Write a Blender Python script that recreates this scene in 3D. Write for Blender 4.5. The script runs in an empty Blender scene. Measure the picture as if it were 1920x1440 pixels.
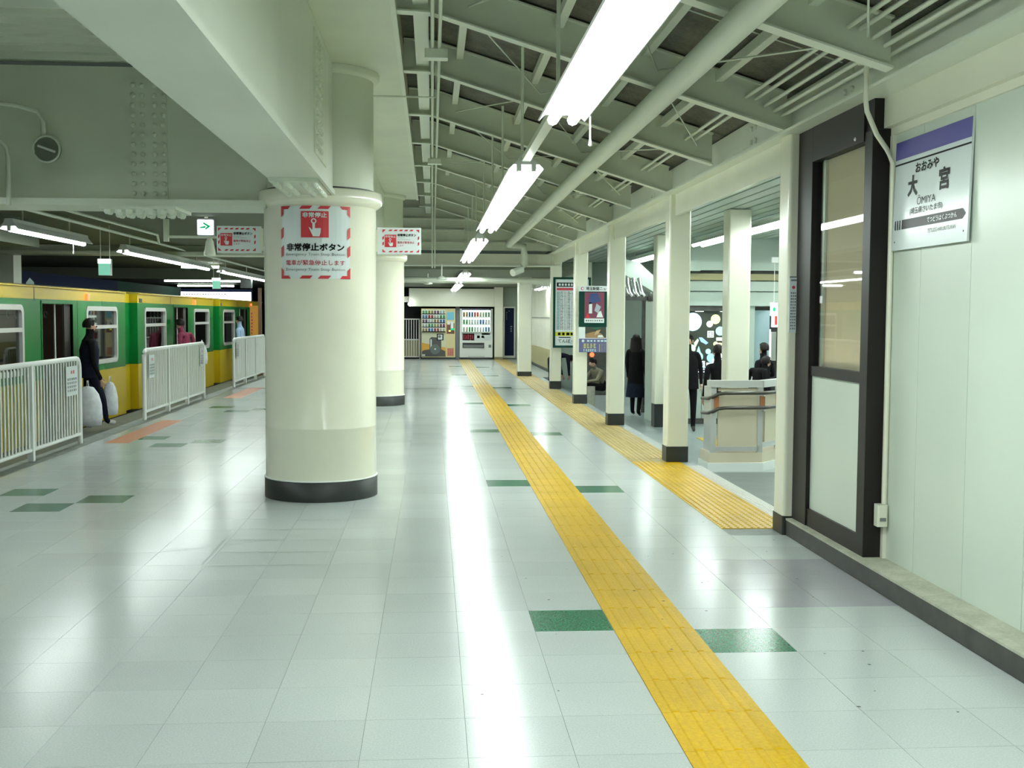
import bpy, bmesh, math, random
from mathutils import Vector, Matrix
random.seed(7)
C = bpy.context.scene.collection
S = bpy.context.scene

# ---------------------------------------------------------------- camera
cam_d = bpy.data.cameras.new('camera'); cam = bpy.data.objects.new('camera', cam_d); C.objects.link(cam)
R0 = Vector((0.99750941, -0.0703223, 0.00545391)); R1 = Vector((0.00114882, -0.0611152, -0.99813006)); R2 = Vector((0.07052412, 0.99565039, -0.0608822))
mw = Matrix.Identity(4)
for i in range(3):
    mw[i][0] = R0[i]; mw[i][1] = -R1[i]; mw[i][2] = -R2[i]
mw[2][3] = 1.60827
cam.matrix_world = mw
cam_d.sensor_width = 36; cam_d.lens = 2120.68/1920*36; cam_d.clip_end = 300; cam_d.clip_start = .05
S.camera = cam
# ---------------------------------------------------------------- world, light, exposure
w = bpy.data.worlds.new('world'); S.world = w; w.use_nodes = True
w.node_tree.nodes['Background'].inputs[0].default_value = (.55, .75, .6, 1)
w.node_tree.nodes['Background'].inputs[1].default_value = .05
S.view_settings.view_transform = 'Standard'; S.view_settings.look = 'None'; S.view_settings.gamma = 1
S.view_settings.exposure = 0.25
S.view_settings.use_curve_mapping = False
LAMP = (.90, 1.0, .955); LAMP_STRENGTH = 40.0; FAR_STRENGTH = 30.0
S.cycles.max_bounces = 10; S.cycles.diffuse_bounces = 7; S.cycles.glossy_bounces = 4; S.cycles.transparent_max_bounces = 12
S.cycles.sample_clamp_indirect = 6.0; S.cycles.use_denoising = True; S.cycles.caustics_reflective = False; S.cycles.caustics_refractive = False

# ---------------------------------------------------------------- materials
MC = {}
def mat(name, col, rough=.5, metal=0, noise=None, bump=None, emit=0, rnd=0, spec=.5, coat=0, ecol=None):
    if name in MC: return MC[name]
    m = bpy.data.materials.new(name); m.use_nodes = True; nt = m.node_tree; b = nt.nodes['Principled BSDF']
    b.inputs['Base Color'].default_value = (*col, 1); b.inputs['Roughness'].default_value = rough
    b.inputs['Metallic'].default_value = metal; b.inputs['Specular IOR Level'].default_value = spec
    if coat: b.inputs['Coat Weight'].default_value = coat; b.inputs['Coat Roughness'].default_value = .08
    tc = nt.nodes.new('ShaderNodeTexCoord'); out = None
    geo = nt.nodes.new('ShaderNodeNewGeometry')
    def rgb(c):
        n = nt.nodes.new('ShaderNodeRGB'); n.outputs[0].default_value = (*c, 1); return n.outputs[0]
    cur = rgb(col)
    for (sc, amt, det) in (noise or []):
        n = nt.nodes.new('ShaderNodeTexNoise'); n.inputs['Scale'].default_value = sc; n.inputs['Detail'].default_value = det
        nt.links.new(geo.outputs['Position'], n.inputs['Vector'])
        mr = nt.nodes.new('ShaderNodeMapRange'); mr.inputs[1].default_value = .3; mr.inputs[2].default_value = .7
        mr.inputs[3].default_value = 1-amt; mr.inputs[4].default_value = 1+amt*.6
        nt.links.new(n.outputs['Fac'], mr.inputs[0])
        mx = nt.nodes.new('ShaderNodeMix'); mx.data_type = 'RGBA'; mx.blend_type = 'MULTIPLY'; mx.inputs[0].default_value = 1
        nt.links.new(cur, mx.inputs[6]); nt.links.new(mr.outputs[0], mx.inputs[7]); cur = mx.outputs[2]
    if rnd:
        oi = nt.nodes.new('ShaderNodeObjectInfo'); ad = nt.nodes.new('ShaderNodeMath'); ad.operation = 'ADD'
        nt.links.new(oi.outputs['Random'], ad.inputs[0]); nt.links.new(geo.outputs['Random Per Island'], ad.inputs[1])
        fr = nt.nodes.new('ShaderNodeMath'); fr.operation = 'FRACT'; nt.links.new(ad.outputs[0], fr.inputs[0])
        mr = nt.nodes.new('ShaderNodeMapRange'); mr.inputs[3].default_value = 1-rnd; mr.inputs[4].default_value = 1+rnd*.5
        nt.links.new(fr.outputs[0], mr.inputs[0])
        mx = nt.nodes.new('ShaderNodeMix'); mx.data_type = 'RGBA'; mx.blend_type = 'MULTIPLY'; mx.inputs[0].default_value = 1
        nt.links.new(cur, mx.inputs[6]); nt.links.new(mr.outputs[0], mx.inputs[7]); cur = mx.outputs[2]
    if noise or rnd: nt.links.new(cur, b.inputs['Base Color'])
    if bump:
        n = nt.nodes.new('ShaderNodeTexNoise'); n.inputs['Scale'].default_value = bump[0]; n.inputs['Detail'].default_value = 3
        nt.links.new(geo.outputs['Position'], n.inputs['Vector'])
        bp = nt.nodes.new('ShaderNodeBump'); bp.inputs['Strength'].default_value = bump[1]; bp.inputs['Distance'].default_value = bump[2]
        nt.links.new(n.outputs['Fac'], bp.inputs['Height']); nt.links.new(bp.outputs[0], b.inputs['Normal'])
    if emit:
        b.inputs['Emission Color'].default_value = (*(ecol or col), 1); b.inputs['Emission Strength'].default_value = emit
    MC[name] = m; return m

def glass(name, tint=(.9, .95, .93)):
    if name in MC: return MC[name]
    m = bpy.data.materials.new(name); m.use_nodes = True; nt = m.node_tree; nt.nodes.remove(nt.nodes['Principled BSDF'])
    t = nt.nodes.new('ShaderNodeBsdfTransparent'); t.inputs[0].default_value = (*tint, 1)
    g = nt.nodes.new('ShaderNodeBsdfGlossy'); g.inputs['Roughness'].default_value = .02
    f = nt.nodes.new('ShaderNodeFresnel'); f.inputs[0].default_value = 1.5
    ge = nt.nodes.new('ShaderNodeNewGeometry'); iv = nt.nodes.new('ShaderNodeMath'); iv.operation = 'SUBTRACT'; iv.inputs[0].default_value = 1; nt.links.new(ge.outputs['Backfacing'], iv.inputs[1])
    ml = nt.nodes.new('ShaderNodeMath'); ml.operation = 'MULTIPLY'; nt.links.new(f.outputs[0], ml.inputs[0]); nt.links.new(iv.outputs[0], ml.inputs[1])   # reflect at the outer face only
    x = nt.nodes.new('ShaderNodeMixShader'); nt.links.new(ml.outputs[0], x.inputs[0]); nt.links.new(t.outputs[0], x.inputs[1]); nt.links.new(g.outputs[0], x.inputs[2])
    nt.links.new(x.outputs[0], nt.nodes['Material Output'].inputs[0]); MC[name] = m; return m

M_tile = mat('floor tile', (.47, .51, .495), .19, spec=.16, noise=[(.8, .06, 2), (130, .10, 2)], rnd=.05, bump=(55, .06, .004))
M_green = mat('green tile', (.028, .145, .08), .2, noise=[(90, .4, 3)], rnd=.06, spec=.2)
M_lav = mat('lavender tile', (.36, .36, .39), .17, spec=.2, noise=[(1.5, .08, 2), (130, .10, 2)], rnd=.04, bump=(55, .06, .004))
M_grout = mat('grout', (.19, .21, .195), .6, noise=[(5, .3, 3)])
M_yel = mat('yellow tactile', (.54, .335, .006), .32, noise=[(2, .12, 3), (60, .12, 2)], rnd=.08, spec=.22)
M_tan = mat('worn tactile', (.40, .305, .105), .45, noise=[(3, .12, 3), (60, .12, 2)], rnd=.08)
M_org = mat('orange floor', (.43, .13, .035), .4, noise=[(20, .15, 3)])
M_lowfl = mat('lower floor', (.28, .33, .325), .3, noise=[(3, .1, 3), (80, .1, 2)])
M_darkfl = mat('dark landing', (.13, .15, .14), .4, noise=[(4, .15, 3)])
M_kerb = mat('kerb', (.25, .28, .26), .5, noise=[(10, .2, 4)], rnd=.12)
M_edge = mat('platform edge', (.10, .11, .09), .6, noise=[(8, .25, 4)])
M_cream = mat('cream paint', (.74, .75, .62), .22, noise=[(1.3, .05, 2)], bump=(9, .06, .02))
M_colpaint = mat('gloss column paint', (.80, .80, .66), .16, noise=[(2.5, .04, 2)], bump=(10, .10, .02))
M_steel = mat('painted steel', (.70, .745, .62), .45, noise=[(1.2, .08, 3)])
M_steel2 = mat('painted steel lit tone', (.74, .79, .68), .4, noise=[(1.2, .06, 3)])  # lighter copy of painted steel: girder undersides carry their light in the colour
M_white = mat('white paint', (.76, .79, .76), .35)
M_wall = mat('wall panel', (.57, .64, .56), .28, noise=[(.9, .05, 2)], rnd=.03)
M_black = mat('black base', (.016, .02, .018), .45, noise=[(6, .3, 3)])
M_dkbase = mat('dark skirting', (.05, .052, .045), .55, noise=[(7, .35, 4)])
M_brown = mat('dark bronze frame', (.008, .006, .005), .45, spec=.3)
M_deck = mat('roof board', (.15, .145, .115), .85, noise=[(5, .35, 5), (40, .2, 3)])
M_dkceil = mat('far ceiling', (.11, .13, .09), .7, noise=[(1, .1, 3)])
M_sill = mat('concrete sill', (.42, .43, .34), .6, noise=[(7, .2, 5), (60, .12, 2)])
M_alu = mat('aluminium', (.64, .64, .61), .35, metal=.5)
M_chrome = mat('bright duct', (.75, .78, .78), .2, metal=.9)
M_lamp = mat('lit tube', (1, 1, 1), .5, emit=LAMP_STRENGTH, ecol=LAMP)
M_lampfar = mat('lit far tube', (1, 1, 1), .5, emit=FAR_STRENGTH, ecol=LAMP)
M_refl = mat('lamp reflector', (.8, .82, .82), .3)
M_tgreen = mat('train green', (.004, .145, .025), .26, noise=[(.7, .1, 2)], coat=0, bump=(1.5, .05, .02), spec=.15)
M_tyel = mat('train yellow', (.46, .33, .010), .26, spec=.2, noise=[(.7, .08, 2)], coat=0, bump=(1.5, .05, .02))
M_troof = mat('train roof', (.34, .31, .05), .4)
M_tdark = mat('train dark', (.03, .025, .02), .6)  # dark parts of the cars: underfloor, door leaf, seams, vents
M_tint = mat('train interior', (.16, .12, .08), .6)
M_seat = mat('train seat', (.25, .10, .06), .8)
M_red = mat('sign red', (.52, .025, .035), .4)
M_redtxt = mat('red print', (.45, .04, .06), .5)
M_blk = mat('black print', (.006, .006, .007), .3, spec=.08)
M_gry = mat('grey print', (.16, .18, .18), .5)
M_sign = mat('sign white', (.66, .73, .73), .2, spec=.22)
M_violet = mat('sign violet', (.085, .075, .30), .3)
M_navy = mat('navy', (.012, .02, .055), .8, spec=.1)
M_dkgreen = mat('dark green', (.005, .04, .028), .8, spec=.15)
M_void = mat('dark opening', (.008, .009, .009), .8)
M_olive = mat('olive wall', (.30, .28, .14), .5, noise=[(1, .08, 2)])
M_cool = mat('cool wall', (.41, .49, .43), .45, noise=[(1, .06, 2)])
M_beige = mat('beige panel', (.60, .54, .40), .4, noise=[(2, .05, 2)])
def translucent(name, col, k):
    m = bpy.data.materials.new(name); m.use_nodes = True; nt = m.node_tree; b = nt.nodes['Principled BSDF']; b.inputs['Base Color'].default_value = (*col, 1); b.inputs['Roughness'].default_value = .8
    t = nt.nodes.new('ShaderNodeBsdfTranslucent'); t.inputs[0].default_value = (*col, 1); x = nt.nodes.new('ShaderNodeMixShader'); x.inputs[0].default_value = k
    nt.links.new(b.outputs[0], x.inputs[1]); nt.links.new(t.outputs[0], x.inputs[2]); nt.links.new(x.outputs[0], nt.nodes['Material Output'].inputs[0]); return m
M_blind = translucent('beige blind', (.68, .57, .46), .5)
M_skin = mat('skin', (.45, .27, .19), .5)
M_hair = mat('black hair', (.008, .006, .005), .55, spec=.2)
M_coat = mat('black cloth', (.005, .005, .006), .9, spec=.15, noise=[(25, .3, 3)])
M_navycl = mat('navy cloth', (.009, .012, .022), .9, spec=.15, noise=[(25, .3, 3)])
M_maroon = mat('maroon cloth', (.22, .02, .06), .8, noise=[(25, .3, 3)])
M_ltblue = mat('light blue cloth', (.30, .42, .60), .8)
M_khaki = mat('khaki cloth', (.16, .15, .10), .8)
M_shoe = mat('dark shoe', (.015, .013, .012), .35)
M_whshoe = mat('white shoe', (.6, .6, .6), .5)
M_bag = mat('white plastic', (.80, .84, .90), .35, noise=[(12, .12, 3)], bump=(14, .3, .02))
M_stripe = mat('red stripe print', (.55, .08, .08), .5)
M_orange = mat('orange board', (.62, .27, .03), .45)
M_wood = mat('brown wood', (.14, .07, .03), .5)
M_hand = mat('dark handrail', (.05, .045, .035), .3)
M_brkt = mat('orange bracket', (.36, .14, .05), .4)
M_glass = glass('clear glass')
M_tglass = glass('tinted glass', (.45, .5, .5))
M_litwhite = mat('backlit white', (.9, .95, .95), .4, emit=1.6, ecol=(.95, 1, .97))
M_litgreen = mat('backlit green', (.25, .75, .55), .4, emit=.25, ecol=(.35, .9, .7))
M_arrow = mat('green arrow', (.0, .42, .16), .4, emit=.4, ecol=(0, .6, .25))
M_litred = mat('backlit red', (.75, .03, .02), .4, emit=.7, ecol=(.9, .04, .02))
M_lityel = mat('backlit yellow', (.8, .85, .1), .4, emit=.9, ecol=(.85, .95, .15))
M_redlamp = mat('red marker', (.8, .05, .02), .3, emit=3, ecol=(1, .1, .03))

# ---------------------------------------------------------------- builders
WL = {}                                      # world location of every parent made here
class MB:
    def __init__(s): s.v = []; s.f = []; s.m = []; s.sm = []
    def add(s, vs, fs, m, smooth=False):
        o = len(s.v); s.v += [tuple(v) for v in vs]
        for f in fs: s.f.append(tuple(i+o for i in f)); s.m.append(m); s.sm.append(smooth)
    def box(s, x0, x1, y0, y1, z0, z1, m):
        s.add([(x, y, z) for z in (z0, z1) for y in (y0, y1) for x in (x0, x1)],
              [(0, 2, 3, 1), (4, 5, 7, 6), (0, 1, 5, 4), (2, 6, 7, 3), (0, 4, 6, 2), (1, 3, 7, 5)], m)
    def bbox(s, x0, x1, y0, y1, z0, z1, m, c=.006):      # box with chamfered vertical and top edges
        s.prism([(x0+c, y0), (x1-c, y0), (x1, y0+c), (x1, y1-c), (x1-c, y1), (x0+c, y1), (x0, y1-c), (x0, y0+c)], z0, z1, m)
    def prism(s, pts, z0, z1, m, ax='z', smooth=False):
        n = len(pts)
        def T(p, h): return (p[0], p[1], h) if ax == 'z' else ((p[0], h, p[1]) if ax == 'y' else (h, p[0], p[1]))
        vs = [T(p, z0) for p in pts]+[T(p, z1) for p in pts]
        s.add(vs, [tuple(range(n))[::-1], tuple(range(n, 2*n))], m)
        s.add(vs, [(i, (i+1) % n, n+(i+1) % n, n+i) for i in range(n)], m, smooth)
    def rprism(s, x0, x1, y0, y1, z0, z1, r, m, k=4):    # rounded vertical corners
        pts = []
        for cx, cy, a in ((x1-r, y0+r, -90), (x1-r, y1-r, 0), (x0+r, y1-r, 90), (x0+r, y0+r, 180)):
            for i in range(k+1):
                t = math.radians(a+90*i/k); pts.append((cx+r*math.cos(t), cy+r*math.sin(t)))
        s.prism(pts, z0, z1, m)
    def tube(s, path, r, m, n=8, cap=True, closed=False):
        P = [Vector(p) for p in path]; k = len(P); rings = []
        for i, p in enumerate(P):
            a = P[(i-1) % k] if (i or closed) else p; b = P[(i+1) % k] if (i < k-1 or closed) else p
            d = (b-a); d = d.normalized() if d.length > 1e-9 else Vector((0, 0, 1))
            up = Vector((0, 0, 1)) if abs(d.z) < .9 else Vector((0, 1, 0))
            u = d.cross(up).normalized(); v = u.cross(d)
            rr = r[i] if isinstance(r, (list, tuple)) else r
            rings.append([p+(u*math.cos(2*math.pi*j/n)+v*math.sin(2*math.pi*j/n))*rr for j in range(n)])
        vs = [q for g in rings for q in g]; fs = []
        for i in range(k if closed else k-1):
            j2 = ((i+1) % k)*n
            for j in range(n): fs.append((i*n+j, i*n+(j+1) % n, j2+(j+1) % n, j2+j))
        s.add(vs, fs, m, True)
        if cap and not closed: s.add(vs, [tuple(range(n))[::-1], tuple(range((k-1)*n, k*n))], m)
    def lathe(s, prof, cx, cy, m, n=24, sx=1, sy=1, cap=True):
        vs = [(cx+r*sx*math.cos(2*math.pi*j/n), cy+r*sy*math.sin(2*math.pi*j/n), z) for r, z in prof for j in range(n)]
        s.add(vs, [(i*n+j, i*n+(j+1) % n, (i+1)*n+(j+1) % n, (i+1)*n+j) for i in range(len(prof)-1) for j in range(n)], m, True)
        if cap: s.add(vs, [tuple(range(n))[::-1], tuple(range((len(prof)-1)*n, len(prof)*n))], m)
    def ball(s, c, r, m, n=12, k=8):
        rx, ry, rz = r if isinstance(r, tuple) else (r, r, r)
        vs = [(c[0]+rx*math.sin(math.pi*i/k)*math.cos(2*math.pi*j/n), c[1]+ry*math.sin(math.pi*i/k)*math.sin(2*math.pi*j/n), c[2]+rz*math.cos(math.pi*i/k)) for i in range(k+1) for j in range(n)]
        s.add(vs, [(i*n+j, (i+1)*n+j, (i+1)*n+(j+1) % n, i*n+(j+1) % n) for i in range(k) for j in range(n)], m, True)
    def mesh(s, name, off=(0, 0, 0)):
        me = bpy.data.meshes.new(name)
        me.from_pydata([(a-off[0], b-off[1], c-off[2]) for a, b, c in s.v], [], s.f)
        ms = []
        for m in s.m:
            if m not in ms: ms.append(m)
        for m in ms: me.materials.append(m)
        me.polygons.foreach_set('material_index', [ms.index(m) for m in s.m])
        me.polygons.foreach_set('use_smooth', s.sm); me.validate(); me.update()
        return me
    def build(s, name, parent=None, bevel=0, **props):
        off = WL.get(parent.name, (0, 0, 0)) if parent else (0, 0, 0)
        o = bpy.data.objects.new(name, s.mesh(name, off)); C.objects.link(o)
        if parent: o.parent = parent
        WL[o.name] = off
        if bevel:
            b = o.modifiers.new('Bevel', 'BEVEL'); b.width = bevel; b.segments = 2; b.limit_method = 'ANGLE'
        for k, v in props.items(): o[k] = v
        return o
def part(name, parent, fn, bevel=0, **props):
    if name == 'lettering' and 'kind' not in props: props['kind'] = 'stuff'
    b = MB(); fn(b); return b.build(name, parent, bevel, **props)
def place(name, me, parent, loc):            # an instance of a shared mesh at a world location
    o = bpy.data.objects.new(name, me); C.objects.link(o); o.parent = parent
    off = WL.get(parent.name, (0, 0, 0)); o.location = (loc[0]-off[0], loc[1]-off[1], loc[2]-off[2]); WL[o.name] = tuple(loc); return o
def thing(name, label, cat, loc=(0, 0, 0), group=None, kind=None):
    o = bpy.data.objects.new(name, None); C.objects.link(o); o.location = loc; WL[o.name] = tuple(loc)
    o.empty_display_size = .1; return tag(o, label, cat, group, kind)
def tag(o, label, cat, group=None, kind=None):
    o['label'] = label; o['category'] = cat
    if group: o['group'] = group
    if kind: o['kind'] = kind
    return o
def struct(o, label=None, cat=None):
    o['kind'] = 'structure'
    if label: o['label'] = label
    if cat: o['category'] = cat
    return o
def copy_tree(o, loc, label):
    r = o.copy(); C.objects.link(r); r.location = loc; r['label'] = label; WL[r.name] = tuple(loc)
    for ch in list(o.children):
        c = ch.copy(); C.objects.link(c); c.parent = r
        for g in list(ch.children):
            d = g.copy(); C.objects.link(d); d.parent = c
    return r

FC = {}
def glyphs(txt, bold=0):
    k = (txt, bold)
    if k not in FC:
        cu = bpy.data.curves.new('text', 'FONT'); cu.body = txt; cu.offset = bold; cu.resolution_u = 2
        o = bpy.data.objects.new('text', cu); me = o.to_mesh()
        vs = [(v.co.x, v.co.y) for v in me.vertices]; fs = [tuple(p.vertices) for p in me.polygons]
        o.to_mesh_clear(); bpy.data.objects.remove(o); bpy.data.curves.remove(cu)
        if vs:
            x0 = min(v[0] for v in vs); x1 = max(v[0] for v in vs); y0 = min(v[1] for v in vs); y1 = max(v[1] for v in vs)
        else: x0 = y0 = 0; x1 = y1 = 1
        FC[k] = (vs, fs, x0, x1, y0, y1)
    return FC[k]
class Face:                                   # a flat (or bent) sheet in its own u,v frame
    def __init__(s, o, u, v, n, bend=None): s.o = Vector(o); s.u = Vector(u); s.v = Vector(v); s.n = Vector(n); s.bend = bend
    def P(s, a, b, d=0):
        if s.bend:                            # bend = (cx, cy, R): wrap u round a vertical cylinder, u=0 faces -y
            cx, cy, R = s.bend; t = a/R; return (cx+(R+d)*math.sin(t), cy-(R+d)*math.cos(t), s.o.z+b)
        return tuple(s.o+s.u*a+s.v*b+s.n*d)
    def quad(s, mb, a0, a1, b0, b1, m, d=.002):
        k = max(1, int(abs(a1-a0)/.04)) if s.bend else 1
        for i in range(k):
            p, q = a0+(a1-a0)*i/k, a0+(a1-a0)*(i+1)/k
            mb.add([s.P(p, b0, d), s.P(q, b0, d), s.P(q, b1, d), s.P(p, b1, d)], [(0, 1, 2, 3)], m)
    def poly(s, mb, pts, m, d=.002): mb.add([s.P(a, b, d) for a, b in pts], [tuple(range(len(pts)))], m)
    def disc(s, mb, a, b, r, m, d=.002, n=16, r2=None):
        s.poly(mb, [(a+r*math.cos(2*math.pi*i/n), b+(r2 or r)*math.sin(2*math.pi*i/n)) for i in range(n)], m, d)
    def text(s, mb, txt, a, b, wd, ht, m, d=.003, bold=0):    # fit text into a box of wd x ht centred on a,b
        vs, fs, x0, x1, y0, y1 = glyphs(txt, bold)
        sx = wd/(x1-x0); sy = ht/(y1-y0)
        mb.add([s.P(a+(x-(x0+x1)/2)*sx, b+(y-(y0+y1)/2)*sy, d) for x, y in vs], fs, m)
    def rows(s, mb, a0, a1, b0, b1, n, k, m, d=.003, fill=.6):  # n lines of k small marks: fine print
        for i in range(n):
            yb = b1-(b1-b0)*(i+.5)/n; h = (b1-b0)/n*fill/2
            for j in range(k):
                xa = a0+(a1-a0)*(j+.12)/k; xb = a0+(a1-a0)*(j+.88-.3*random.random())/k
                s.poly(mb, [(xa, yb-h), (xb, yb-h), (xb, yb+h), (xa, yb+h)], m, d)

# ================================================================ SETTING: floor
floor = thing('floor', 'pale glossy tiled platform floor with green accent tiles', 'floor', kind='structure')
part('floor_bed', floor, lambda b: b.box(-4.25, 2.62, 2.6, 41.3, -.12, -.002, M_grout))
part('rear_floor', floor, lambda b: b.box(-4.25, 2.62, -7, 2.6, -.12, 0, M_tile))
SP = .407
xs = [.525-.393*k for k in range(12, -1, -1)]+[.93, 1.345, 1.755, 2.19, 2.6]
SKIPX = 13                                    # the yellow path lies in column .93-1.345
GREEN = {}
for k0 in (0, 12, 24, 36, 48, 60, 72):
    GREEN[(12, k0)] = 1; GREEN[(14, k0-1)] = 1
def colx(x): return max(i for i in range(len(xs)-1) if xs[i] <= x)
for k0 in (9, 20, 32): 
    GREEN[(colx(-2.75), k0+1)] = 1; GREEN[(colx(-3.15), k0)] = 1; GREEN[(colx(-3.5), k0+2)] = 1
LAV = {(i, k) for i in (15, 16) for k in (1, 2, 3)}
def tile_mesh(wx, m, c=.0004, g=.0008):
    b = MB(); x, y = wx/2-g, SP/2-g
    lo = [(-x, -y, -.002), (x, -y, -.002), (x, y, -.002), (-x, y, -.002)]
    hi = [(-x+c, -y+c, 0), (x-c, -y+c, 0), (x-c, y-c, 0), (-x+c, y-c, 0)]
    b.add(lo+hi, [(4, 5, 6, 7), (0, 1, 5, 4), (1, 2, 6, 5), (2, 3, 7, 6), (3, 0, 4, 7)], m); return b.mesh('floor_tile')
TM = {}; far = MB(); count = 0
for k in range(-6, 88):
    y0 = 5.65+SP*k
    for i in range(len(xs)-1):
        if i == SKIPX: continue
        if i == 16 and y0 > 7.9: continue
        wx = xs[i+1]-xs[i]
        if i == 16 and y0 > 41: continue
        m = M_green if (i, k) in GREEN else (M_lav if (i, k) in LAV else M_tile)
        key = (round(wx, 3), m.name)
        if key not in TM: TM[key] = tile_mesh(wx, m)
        cx, cy = (xs[i]+xs[i+1])/2, y0+SP/2
        if count < 296 or (m is M_green and y0 < 16):
            if count < 299: place('floor_tile', TM[key], floor, (cx, cy, 0)); count += 1; continue
        me = TM[key]; far.add([(v.co.x+cx, v.co.y+cy, v.co.z) for v in me.vertices], [tuple(p.vertices) for p in me.polygons], m)
far.build('tile_field', floor, kind='stuff')
part('expansion_joint', floor, lambda b: b.box(-4.2, 2.8, 24.56, 24.62, -.004, .002, M_black))
part('orange_marking', floor, lambda b: b.box(-4.04, -3.74, 14.22, 17.27, -.002, .002, M_org))
part('orange_marking', floor, lambda b: b.box(-3.96, -3.64, 21.8, 24.87, -.002, .002, M_org))
def floor_line(b, pts, w_=.006):
    for (xa, ya), (xb, yb) in zip(pts[:-1], pts[1:]):
        d = Vector((xb-xa, yb-ya, 0)).normalized(); n_ = Vector((-d.y, d.x, 0))*w_/2
        b.add([(xa-n_.x, ya-n_.y, .0008), (xb-n_.x, yb-n_.y, .0008), (xb+n_.x, yb+n_.y, .0008), (xa+n_.x, ya+n_.y, .0008)], [(0, 1, 2, 3)], M_kerb)
part('floor_shadow', floor, lambda b: floor_line(b, [(-1.90, 7.66), (-1.47, 7.86), (-.74, 8.37)]))  # shadow lying across the tiles, laid as a thin dark strip
def patch(b):
    for x in (-1.47, -1.08, -.69): floor_line(b, [(x, 7.24), (x, 8.86)], .005)
    for k in range(5): floor_line(b, [(-1.47, 7.24+.405*k), (-.69, 7.24+.405*k)], .005)
part('relaid_joints', floor, patch)
def specks(b):
    rg = random.Random(5)
    for _ in range(46):
        x = rg.uniform(.2, 2.55); y = rg.uniform(4.3, 11); q = rg.uniform(.004, .011); z = .0088 if .93 < x < 1.345 else .0007
        b.add([(x+q*rg.uniform(.6, 1.2)*math.cos(t), y+q*math.sin(t), z) for t in [math.pi*i/4 for i in range(8)]], [tuple(range(8))], M_black)
part('dirt_specks', floor, specks, kind='stuff')
# kerb and lower edge strip by the train
kerb = thing('trim_1', 'grey kerb stones along the train side of the platform', 'kerb', kind='structure')
kb = MB(); kb.box(-.115, .115, -.485, .485, -.12, 0, M_kerb); kme = kb.mesh('kerb_stone')
for k in range(34): place('kerb_stone', kme, kerb, (-4.32, 6.0+k*.98, .001))
part('edge_slab', floor, lambda b: b.box(-5.24, -4.43, 2.6, 48, -.3, -.13, M_edge))
# lower hall floor
part('lower_floor', floor, lambda b: b.box(2.87, 12, 8.2, 31, -.6, -.4, M_lowfl))
part('dark_landing', floor, lambda b: b.box(2.87, 7.5, 8.2, 14.2, -.4, -.394, M_darkfl))
part('hall_kerb', floor, lambda b: b.box(2.6, 2.87, 8.35, 31, -.6, -.004, M_lowfl))
part('far_side_floor', floor, lambda b: b.box(2.6, 3.3, 29.2, 41.3, -.3, -.003, M_lowfl))
part('lower_tactile', floor, lambda b: b.box(4.35, 5.2, 16.5, 18.3, -.4, -.39, M_yel))
nos = thing('trim_2', 'ribbed metal nosing along the step by the yellow dotted paving', 'nosing', kind='structure')
part('nosing_plate', nos, lambda b: b.box(2.735, 2.88, 8.36, 11.9, -.06, .002, M_alu))
rib = MB(); rib.box(-.006, .006, -1.76, 1.76, 0, .006, M_alu); rme = rib.mesh('rib')
for k in range(6): place('rib', rme, nos, (2.752+k*.023, 10.13, .002))

# yellow guide path: one block, five bars, repeated
path = thing('tactile_path', 'yellow ridged guide path running along the platform', 'tactile paving', (1.1375, 3.2, 0))
def bar_block(m):
    b = MB(); x, y = .2065, SP/2-.0012
    b.box(-x, x, -y, y, -.003, .003, m)
    for j in range(5):
        c = -.15+j*.075; w0, w1 = .0175, .012
        b.add([(c-w0, -y, .003), (c+w0, -y, .003), (c+w0, y, .003), (c-w0, y, .003), (c-w1, -y+.008, .008), (c+w1, -y+.008, .008), (c+w1, y-.008, .008), (c-w1, y-.008, .008)],
              [(4, 5, 6, 7), (0, 1, 5, 4), (1, 2, 6, 5), (2, 3, 7, 6), (3, 0, 4, 7)], m)
    return b.mesh('guide_block')
gb1 = bar_block(M_yel); gb2 = bar_block(M_tan)
for k in range(-6, 87):
    y = 5.25+SP*(k+.5)
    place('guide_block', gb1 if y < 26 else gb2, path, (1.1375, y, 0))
# dotted warning paving
warn = thing('warning_paving', 'dotted tactile paving beside the square columns, yellow in front and worn tan behind', 'tactile paving', (2.46, 8.35, 0))
def dot_block(m):
    b = MB(); x, y = .131, .149
    b.box(-x, x, -y, y, -.003, .003, m)
    for i in range(5):
        for j in range(5):
            cx, cy = -.108+i*.054, -.12+j*.06
            lo = [(cx+.014*math.cos(t), cy+.014*math.sin(t), .003) for t in [math.pi*q/3 for q in range(6)]]
            hi = [(cx+.008*math.cos(t), cy+.008*math.sin(t), .0085) for t in [math.pi*q/3 for q in range(6)]]
            b.add(lo+hi, [tuple(range(6, 12))]+[(q, (q+1) % 6, 6+(q+1) % 6, 6+q) for q in range(6)], m)
    return b.mesh('dot_block')
db1, db2 = dot_block(M_yel), dot_block(M_tan)
PY = [8.22, 12.37, 16.54, 20.55, 24.7]       # square column centres
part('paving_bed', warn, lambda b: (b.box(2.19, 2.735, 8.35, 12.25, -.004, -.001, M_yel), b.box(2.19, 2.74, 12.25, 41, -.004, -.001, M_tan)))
for k in range(108):
    y = 8.5+k*.301
    for x in (2.323, 2.589):
        if x > 2.5 and any(abs(y-p) < .29 for p in PY[1:]): continue
        if 29.5 < y < 30.2: continue
        place('dot_block', db1 if y < 12.2 else db2, warn, (x, y, 0))

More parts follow.
